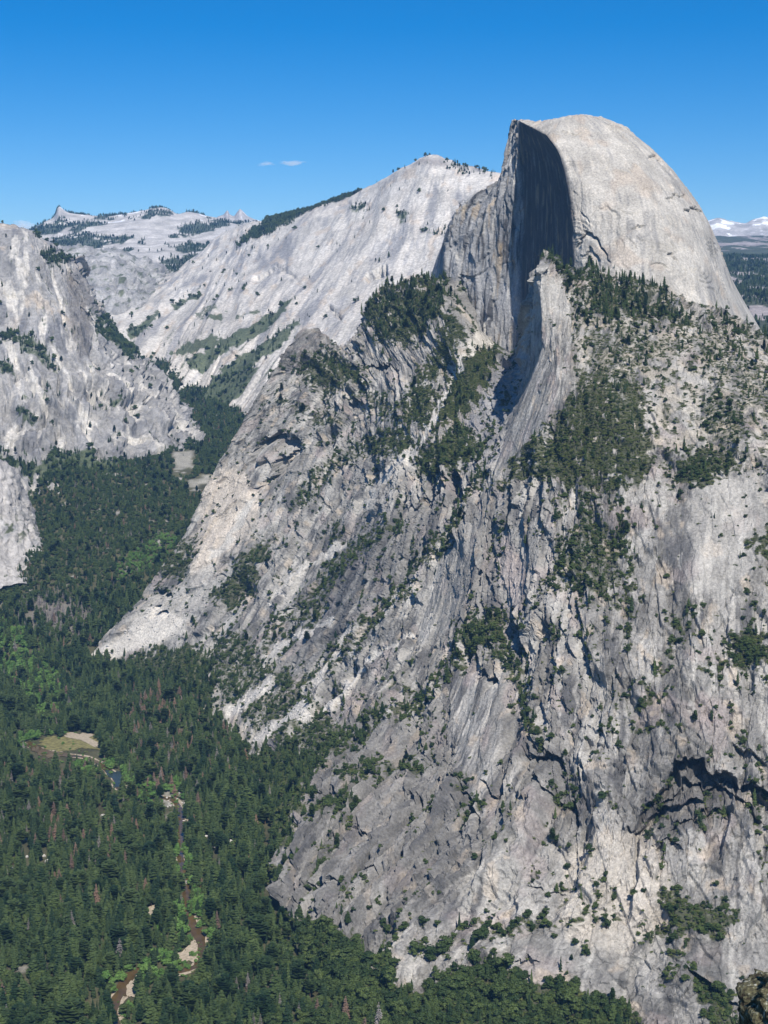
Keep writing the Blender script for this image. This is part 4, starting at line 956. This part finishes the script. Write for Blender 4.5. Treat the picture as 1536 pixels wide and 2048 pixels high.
for k in (0, 14, 28, 40):
    keep &= ~((stroke(tpx, tpy - k * 2300 / np.maximum(yy, 1), RIVER_PATH, 3.6) > 0.5) & (rng.random(n_c) < (0.97 if k == 0 else 0.55)))
T = T[keep]; tpx = tpx[keep]; tpy = tpy[keep]; yy = yy[keep]; patch = patch[keep]
nT = len(T)
oakn = fbm2(T[:, 0] / 220 + 9, T[:, 1] / 220, 3)
far_slope = sstep(4300, 4700, yy)
p_oak = np.clip(0.16 + 0.7 * sstep(0.10, 0.4, oakn) + 0.55 * far_slope + 0.75 * sstep(520, 640, tpx) * sstep(1780, 1860, tpy), 0, 0.88)
river_near = np.zeros(nT, np.float32)
for line, w in (([(60,1490),(140,1512),(225,1560),(340,1600)], 26), ([(375,1830),(405,1900),(380,1930),(290,1945),(240,1985)], 26), ([(0,1290),(60,1340),(100,1400)], 40), ([(355,1700),(385,1830)], 20), ([(250,1140),(330,1090)], 20)):
    river_near = np.maximum(river_near, stroke(tpx, tpy, line, w))
q = rng.random(nT)
kid = np.where(q < p_oak, 1, 0)
kid = np.where((rng.random(nT) < 0.7 * river_near), 2, kid)
deadzone = sstep(-60, 40, inside(tpx, tpy, [(240,1400),(420,1350),(520,1420),(480,1500),(380,1640),(260,1520)])) * 0.12 + sstep(-60, 40, inside(tpx, tpy, [(0,1560),(260,1620),(240,1720),(0,1700)])) * 0.09 + 0.012
kid = np.where(rng.random(nT) < deadzone, 3, kid)
burn_t = sstep(-20, 20, inside(tpx, tpy, [(40,1215),(110,1185),(185,1230),(170,1275),(60,1265)]))
kid = np.where(rng.random(nT) < 0.65 * burn_t + 0.012 + 0.55 * deadzone, 4, kid)
h = np.where(kid == 0, rng.normal(29.5, 9, nT), np.where(kid == 1, rng.normal(17, 3.5, nT), np.where(kid == 2, rng.normal(16, 3, nT), np.where(kid == 3, rng.normal(28, 5, nT), rng.normal(25, 6, nT)))))
h = np.clip(h, 9, 50) * np.where(far_slope > 0.5, 0.72, 1.0)
S = sizes(h); S[:, :2] *= rng.uniform(0.75, 1.35, (nT, 1)); S[:, :2] *= np.where((kid == 1) | (kid == 2), 1.0, 1.28)[:, None]

# --- flank trees and shrubs
P = FL['P']
vis = (FL['px'] > -60) & (FL['px'] < 1640) & (FL['py'] < 2130)
fc_pts = mesh_points(P, FL['conif'] * vis, 0.0052); fo_pts = mesh_points(P, FL['oak'] * vis, 0.013); fs_pts = mesh_points(P, FL['brush'] * vis, 0.034); print('flank plants', len(fc_pts), len(fo_pts), len(fs_pts))

# choose the largest-looking plants as individuals
def screen_size(pts, hh): return hh / np.linalg.norm(pts - np.array((0, 0, CAM_Z)), axis=1)
def inframe(pts, m=4):
    a, b = project(pts); return (a > m) & (a < 1536 - m) & (b < 2040) & (b > 0)
def pick(pts, hh, n, extra=None):
    s = screen_size(pts, hh) * inframe(pts)
    if extra is not None: s = s * extra
    o = np.argsort(-s)[:n]; m = np.zeros(len(pts), bool); m[o] = True
    return m & (s > 0)
LANDMARK = [('beside the brown river bend with its sandbar', at_z(262, 1970, 5)), ('beside the narrow brown river reach', at_z(395, 1880, 5)), ('near the small tan clearing', at_z(305, 1820, 5)),
            ('near the pale boulder strip', at_z(360, 1660, 5)), ('near the blue river pool', at_z(232, 1556, 5)), ('at the edge of the grassy meadow', at_z(140, 1490, 5))]
_b = np.asarray(FL['P'][24::20, ::14].reshape(-1, 3))
def whereabouts(p):
    d = [np.hypot(p[0] - q[0], p[1] - q[1]) for _, q in LANDMARK]; i = int(np.argmin(d))
    if d[i] < 95: return LANDMARK[i][0]
    if np.hypot(_b[:, 0] - p[0], _b[:, 1] - p[1]).min() < 60: return 'at the foot of the granite cliff'
    return 'deep in the valley forest'
def tallness(hh, lo, hi): return 'short' if hh < lo else 'very tall' if hh > hi else 'tall'
def place(name, key, p, s, label, cat, group):
    parts = KINDS[key]; tm, cm, _ = parts[rng.integers(len(parts))]
    r = bpy.data.objects.new(name, None); COL.objects.link(r)
    r.location = [float(q) for q in p]; r.rotation_euler = (0, 0, float(rng.random() * 6.283)); r.scale = [float(q) for q in s]
    r['label'] = label; r['category'] = cat; r['group'] = group + ' - ' + label
    for nm, me in (('trunk', tm), ('crown', cm)):
        o = bpy.data.objects.new(nm, me); COL.objects.link(o); o.parent = r
    return r
fcon_h = np.clip(rng.normal(17, 6, len(fc_pts)), 6, 32); foak_h = np.clip(rng.lognormal(1.95, 0.35, len(fo_pts)), 3.0, 15); fsh_h = np.clip(rng.normal(3.8, 1.2, len(fs_pts)), 1.4, 8)
bfo = project(fo_pts)[1] > 1850
foak_h = np.where(bfo & (np.abs(project(fo_pts)[0] - 900) < 380), foak_h * 1.7, foak_h)
m_con = (kid == 0); m_oak = (kid == 1); m_ald = (kid == 2); m_br = (kid == 3); m_gr = (kid == 4)
ind = np.zeros(nT, bool)
for key, name, mk, n, label, cat, grp in (
    ('conifer', 'conifer_tree', m_con, 230, 'dark green conifer', 'conifer', 'conifers of the near valley forest'),
    ('oak', 'oak_tree', m_oak, 120, 'rounded green oak', 'oak', 'oaks of the near valley forest'),
    ('alder', 'alder_tree', m_ald, 40, 'bright green leafy tree', 'tree', 'leafy trees along the river'),
    ('brown', 'dead_conifer', m_br, 60, 'rust brown dead conifer', 'dead tree', 'brown dead conifers in the valley'),
    ('grey', 'bare_conifer', m_gr, 50, 'bare grey dead conifer', 'dead tree', 'grey dead conifers in the valley')):
    ii = np.nonzero(mk)[0]; m = pick(T[ii], h[ii], n); sel = ii[m]; ind[sel] = True
    lo, hi = np.quantile(h[sel], (0.25, 0.75))
    for k in sel: place(name, key, T[k] - (0, 0, 0.4), S[k], tallness(h[k], lo, hi) + ' ' + label + ' ' + whereabouts(T[k]), cat, grp)
mc = pick(fc_pts, fcon_h, 70)
for p, hh in zip(fc_pts[mc], fcon_h[mc]): place('conifer_tree', 'conifer', p - (0, 0, 0.5), sizes([hh])[0], tallness(hh, 26, 30) + ' dark green conifer rooted on the rocky slope above the valley forest', 'conifer', 'conifers on the rocky slope')
mo = pick(fo_pts, foak_h, 180)
for p, hh in zip(fo_pts[mo], foak_h[mo]): place('oak_tree', 'oak', p - (0, 0, 0.5), sizes([hh], 1.1)[0], ('very broad' if hh > 20 else 'broad' if hh > 16.5 else 'small') + ' green oak growing on the slope at the foot of the granite cliff', 'oak', 'oaks along the foot of the cliff')
msr = pick(fs_pts, fsh_h, 150, extra=(project(fs_pts)[1] < 1900))
for p, hh in zip(fs_pts[msr], fsh_h[msr]): place('shrub', 'shrub', p - (0, 0, 0.3), sizes([hh], 1.4)[0], ('wide' if hh > 6.5 else 'low') + ' olive green shrub clinging to the near granite slope', 'shrub', 'shrubs clinging to the near granite slope')

r_ = ~ind
# willows and young alders along the banks and round the openings
bank = []
for poly in CLEAR[:9]:
    a_ = np.array(poly, float); n = 90
    qx = rng.uniform(a_[:, 0].min() - 12, a_[:, 0].max() + 12, n); qy = rng.uniform(a_[:, 1].min() - 8, a_[:, 1].max() + 48, n)
    d_ = inside(qx, qy, poly)
    for u_, v_, dd in zip(qx, qy, d_):
        if dd < 1.5 or (poly is MEADOW and rng.random() < 0.25): bank.append(at_z(u_, v_, 6.0))
bank = np.array(bank); bank[:, 2] = floor_full(bank[:, 0], bank[:, 1])
scatter_stuff('bank_bushes', ['alder', 'shrub'], bank - (0, 0, 0.3), (rng.random(len(bank)) < 0.45).astype(int), sizes(np.clip(rng.normal(5.0, 1.8, len(bank)), 2, 10), 1.3), 'low bright green bushes along the river banks and clearings', 'bushes')
scatter_stuff('valley_forest', ['conifer', 'oak', 'alder', 'brown', 'grey'], T[r_] - (0, 0, 0.4), kid[r_], S[r_], 'dense dark green conifer forest filling the valley', 'forest')
A = np.concatenate([fc_pts[~mc], fo_pts[~mo]]); K = np.r_[np.zeros((~mc).sum(), int), np.ones((~mo).sum(), int)]; HH = np.r_[fcon_h[~mc], foak_h[~mo]]
SS = sizes(HH); SS[:, :2] *= np.where(K == 1, 1.15, 1.1)[:, None]
scatter_stuff('slope_trees', ['conifer', 'oak'], A - (0, 0, 0.5), K, SS, 'conifers and oaks scattered over the granite mountainside', 'trees')
scatter_stuff('slope_brush', ['brushpad', 'shrub'], fs_pts[~msr] - (0, 0, 0.3), rng.integers(0, 2, (~msr).sum()), sizes(fsh_h[~msr], 1.5), 'low olive green brush covering ledges of the mountainside', 'brush')

# --- distant trees
far_pts = [mesh_points(RIDGE['P'], RIDGE['rc'], 0.0042), mesh_points(BLUFF['P'], BLUFF['bc'], 0.0050)]
A = np.concatenate(far_pts); scatter_stuff('canyon_trees', ['conifer', 'oak'], A - (0, 0, 0.5), (rng.random(len(A)) < 0.25).astype(int), sizes(np.clip(rng.normal(20, 5, len(A)), 8, 32), 1.2), 'hazy conifers on the ledges and crests of the canyon', 'trees')
A1 = mesh_points(FAR['P'], FAR['f'] * (FAR['px'] > -20) * (FAR['px'] < 620), 0.0012); A2 = mesh_points(FARR['P'], FARR['f'] * (FARR['px'] > 1380) * (FARR['px'] < 1600) * (FARR['P'][..., 1] < 12000), 0.0016)
A = np.concatenate([A1, A2]); scatter_stuff('distant_forest', ['conifer'], A - (0, 0, 0.5), np.zeros(len(A), int), sizes(np.clip(rng.normal(24, 5, len(A)), 10, 36), 1.3), 'distant blue green forest on the far hills', 'forest')

# --- boulders of the talus fans
def boulder_mesh(seed):
    r = random.Random(seed)
    me = bpy.data.meshes.new('boulder'); import bmesh
    bm = bmesh.new(); bmesh.ops.create_icosphere(bm, subdivisions=1, radius=1)
    sx, sy, sz = r.uniform(.7, 1.2), r.uniform(.7, 1.2), r.uniform(.5, .85)
    for v in bm.verts: k = r.uniform(.75, 1.15); v.co = Vector((v.co.x * sx * k, v.co.y * sy * k, v.co.z * sz * k))
    bm.to_mesh(me); bm.free(); me.materials.append(M_BOULDER); return me
KINDS['boulder'] = [(None, None, boulder_mesh(i)) for i in range(4)]
for n_, (u, v) in enumerate(LONE):
    p = at_z(u, v, 6.0); p[2] = floor_full(p[0], p[1]); R_ = float(rng.uniform(4.0, 7.5))
    o = bpy.data.objects.new('boulder', KINDS['boulder'][n_ % 4][2]); COL.objects.link(o)
    o.location = (float(p[0]), float(p[1]), float(p[2]) + R_ * 0.25); o.scale = (R_, R_, R_ * 1.2); o.rotation_euler = (0, 0, n_ * 1.3)
    o['label'] = ('large' if R_ > 5.7 else 'small') + ' pale granite boulder ' + whereabouts(p).replace('deep in', 'showing through a gap in'); o['category'] = 'boulder'; o['group'] = 'boulders in the forest - ' + o['label']
bp_ = mesh_points(FL['P'], FL['scree'] * (FL['py'] > 1180), 0.012)
gxm = np.zeros(FP.shape[:2], np.float32)
for poly in TAL + GEO_SAND[3:4] + GEO_SAND[6:7]: gxm = np.maximum(gxm, sstep(-4, 4, inside(fpx, fpy, poly)))
bp2 = mesh_points(FP, gxm, 0.03)
A = np.concatenate([bp_, bp2]); scatter_stuff('talus', ['boulder'], A, np.zeros(len(A), int), np.clip(rng.lognormal(0.3, 0.55, len(A)), .5, 5)[:, None] * np.ones((1, 3)), 'pale grey boulders heaped in fans below the cliffs', 'boulders')

# --- lichen-spotted ledge just below the viewpoint, bottom right
def ledge():
    import bmesh
    bm = bmesh.new(); bmesh.ops.create_icosphere(bm, subdivisions=6, radius=1)
    V = np.array([v.co[:] for v in bm.verts], np.float32)
    n = V.copy()
    d = 0.16 * noise3(*(V * 1.6).T) + 0.09 * noise3(*(V * 4 + 3).T) + 0.05 * noise3(*(V * 10).T) + 0.025 * noise3(*(V * 28).T)
    fh, fe, _ = facets(V[:, 0] * 4 + V[:, 2] * 2, V[:, 1] * 4 + V[:, 2] * 3, .7)
    V = V + n * (d + 0.035 * fh)[:, None]
    low = V[:, 2] < 0
    V[:, 2] = np.where(low, V[:, 2] * 5, V[:, 2])
    c = at(1620, 2062, 16.0); V = V * np.array((0.72, 1.2, 0.62)) + c
    for v, p in zip(bm.verts, V): v.co = p
    me = bpy.data.meshes.new('rock_ledge'); bm.to_mesh(me); bm.free()
    me.polygons.foreach_set('use_smooth', np.ones(len(me.polygons), bool))
    m, nt, b = nmat('lichen_rock'); L = nt.links.new; geo = nd(nt, 'ShaderNodeNewGeometry')
    n1 = nd(nt, 'ShaderNodeTexNoise'); n1.inputs['Scale'].default_value = 9; n1.inputs['Detail'].default_value = 6
    n2 = nd(nt, 'ShaderNodeTexNoise'); n2.inputs['Scale'].default_value = 22; n2.inputs['Detail'].default_value = 4
    for q in (n1, n2): L(geo.outputs['Position'], q.inputs['Vector'])
    cr = nd(nt, 'ShaderNodeValToRGB'); e = cr.color_ramp.elements
    e[0].position = 0.40; e[0].color = (0.035, 0.028, 0.02, 1); e[1].position = 0.56; e[1].color = (0.13, 0.125, 0.07, 1)
    e2 = cr.color_ramp.elements.new(0.64); e2.color = (0.42, 0.42, 0.36, 1)
    mxx = nd(nt, 'ShaderNodeMath', operation='MULTIPLY_ADD'); L(n2.outputs[0], mxx.inputs[0]); mxx.inputs[1].default_value = 0.5
    s = nd(nt, 'ShaderNodeMath', operation='MULTIPLY'); L(n1.outputs[0], s.inputs[0]); s.inputs[1].default_value = 0.5; L(s.outputs[0], mxx.inputs[2])
    L(mxx.outputs[0], cr.inputs[0]); L(cr.outputs[0], b.inputs['Base Color']); b.inputs['Roughness'].default_value = 0.95
    bpn = nd(nt, 'ShaderNodeBump'); bpn.inputs['Distance'].default_value = 0.04; L(n2.outputs[0], bpn.inputs['Height']); L(bpn.outputs[0], b.inputs['Normal'])
    me.materials.append(m)
    o = bpy.data.objects.new('rock_ledge', me); COL.objects.link(o)
    o['label'] = 'dark lichen spotted rock jutting up just below the viewpoint'; o['category'] = 'rock'
ledge()

# --- small clouds
M_CLOUD = bpy.data.materials.new('cloud_vapour'); M_CLOUD.use_nodes = True
nt = M_CLOUD.node_tree; nt.nodes.clear(); out = nt.nodes.new('ShaderNodeOutputMaterial'); pv = nt.nodes.new('ShaderNodeVolumePrincipled')
pv.inputs['Color'].default_value = (1, 1, 1, 1); pv.inputs['Density'].default_value = 0.0016; pv.inputs['Anisotropy'].default_value = -0.3; nt.links.new(pv.outputs[0], out.inputs['Volume'])
def cloud(px, py, wpx, hpx, Y, seed, label):
    import bmesh
    c = at(px, py, Y); R = wpx / F * Y / 2; Hh = hpx / F * Y / 2
    bm = bmesh.new(); bmesh.ops.create_icosphere(bm, subdivisions=5, radius=1)
    V = np.array([v.co[:] for v in bm.verts], np.float32)
    d = 1 + 0.5 * noise3(*(V * 1.8 + seed).T) + 0.35 * noise3(*(V * 4.5 + seed).T) + 0.18 * noise3(*(V * 11).T)
    V = V * d[:, None] * np.array((R, R * 0.8, Hh)); V[:, 2] += 0.25 * Hh * np.sin(V[:, 0] / R * 3 + seed)
    for v, p in zip(bm.verts, V): v.co = p
    me = bpy.data.meshes.new('cloud'); bm.to_mesh(me); bm.free(); me.materials.append(M_CLOUD)
    o = bpy.data.objects.new('cloud', me); COL.objects.link(o); o.location = c
    o['label'] = label; o['category'] = 'cloud'
cloud(533, 328, 30, 7, 40000, 1.0, 'smaller thin white cloud wisp in the open sky')
cloud(584, 326, 44, 9, 40000, 5.0, 'wider thin white cloud wisp in the open sky')
cloud(52, 456, 60, 22, 42000, 9.0, 'low white cloud peeking over the far skyline beside the bluff')

# ================================================================== HAZE
hx0, hx1, hy0, hy1, hz0, hz1 = -16000, 16000, -2500, 24000, -700, 2320
v = [(x, y, z) for z in (hz0, hz1) for y in (hy0, hy1) for x in (hx0, hx1)]
f = [(0, 2, 3, 1), (4, 5, 7, 6), (0, 1, 5, 4), (2, 6, 7, 3), (0, 4, 6, 2), (1, 3, 7, 5)]
M_HAZE = bpy.data.materials.new('haze_air'); M_HAZE.use_nodes = True
nt = M_HAZE.node_tree; nt.nodes.clear(); out = nt.nodes.new('ShaderNodeOutputMaterial'); pv = nt.nodes.new('ShaderNodeVolumePrincipled')
pv.inputs['Color'].default_value = (0.27, 0.56, 1.0, 1); pv.inputs['Density'].default_value = 0.000017; pv.inputs['Anisotropy'].default_value = 0.0
nt.links.new(pv.outputs[0], out.inputs['Volume'])
hz = pydata('haze', v, f, M_HAZE); hz['kind'] = 'stuff'; hz['label'] = 'thin blue haze filling the air over the valley'; hz['category'] = 'haze'
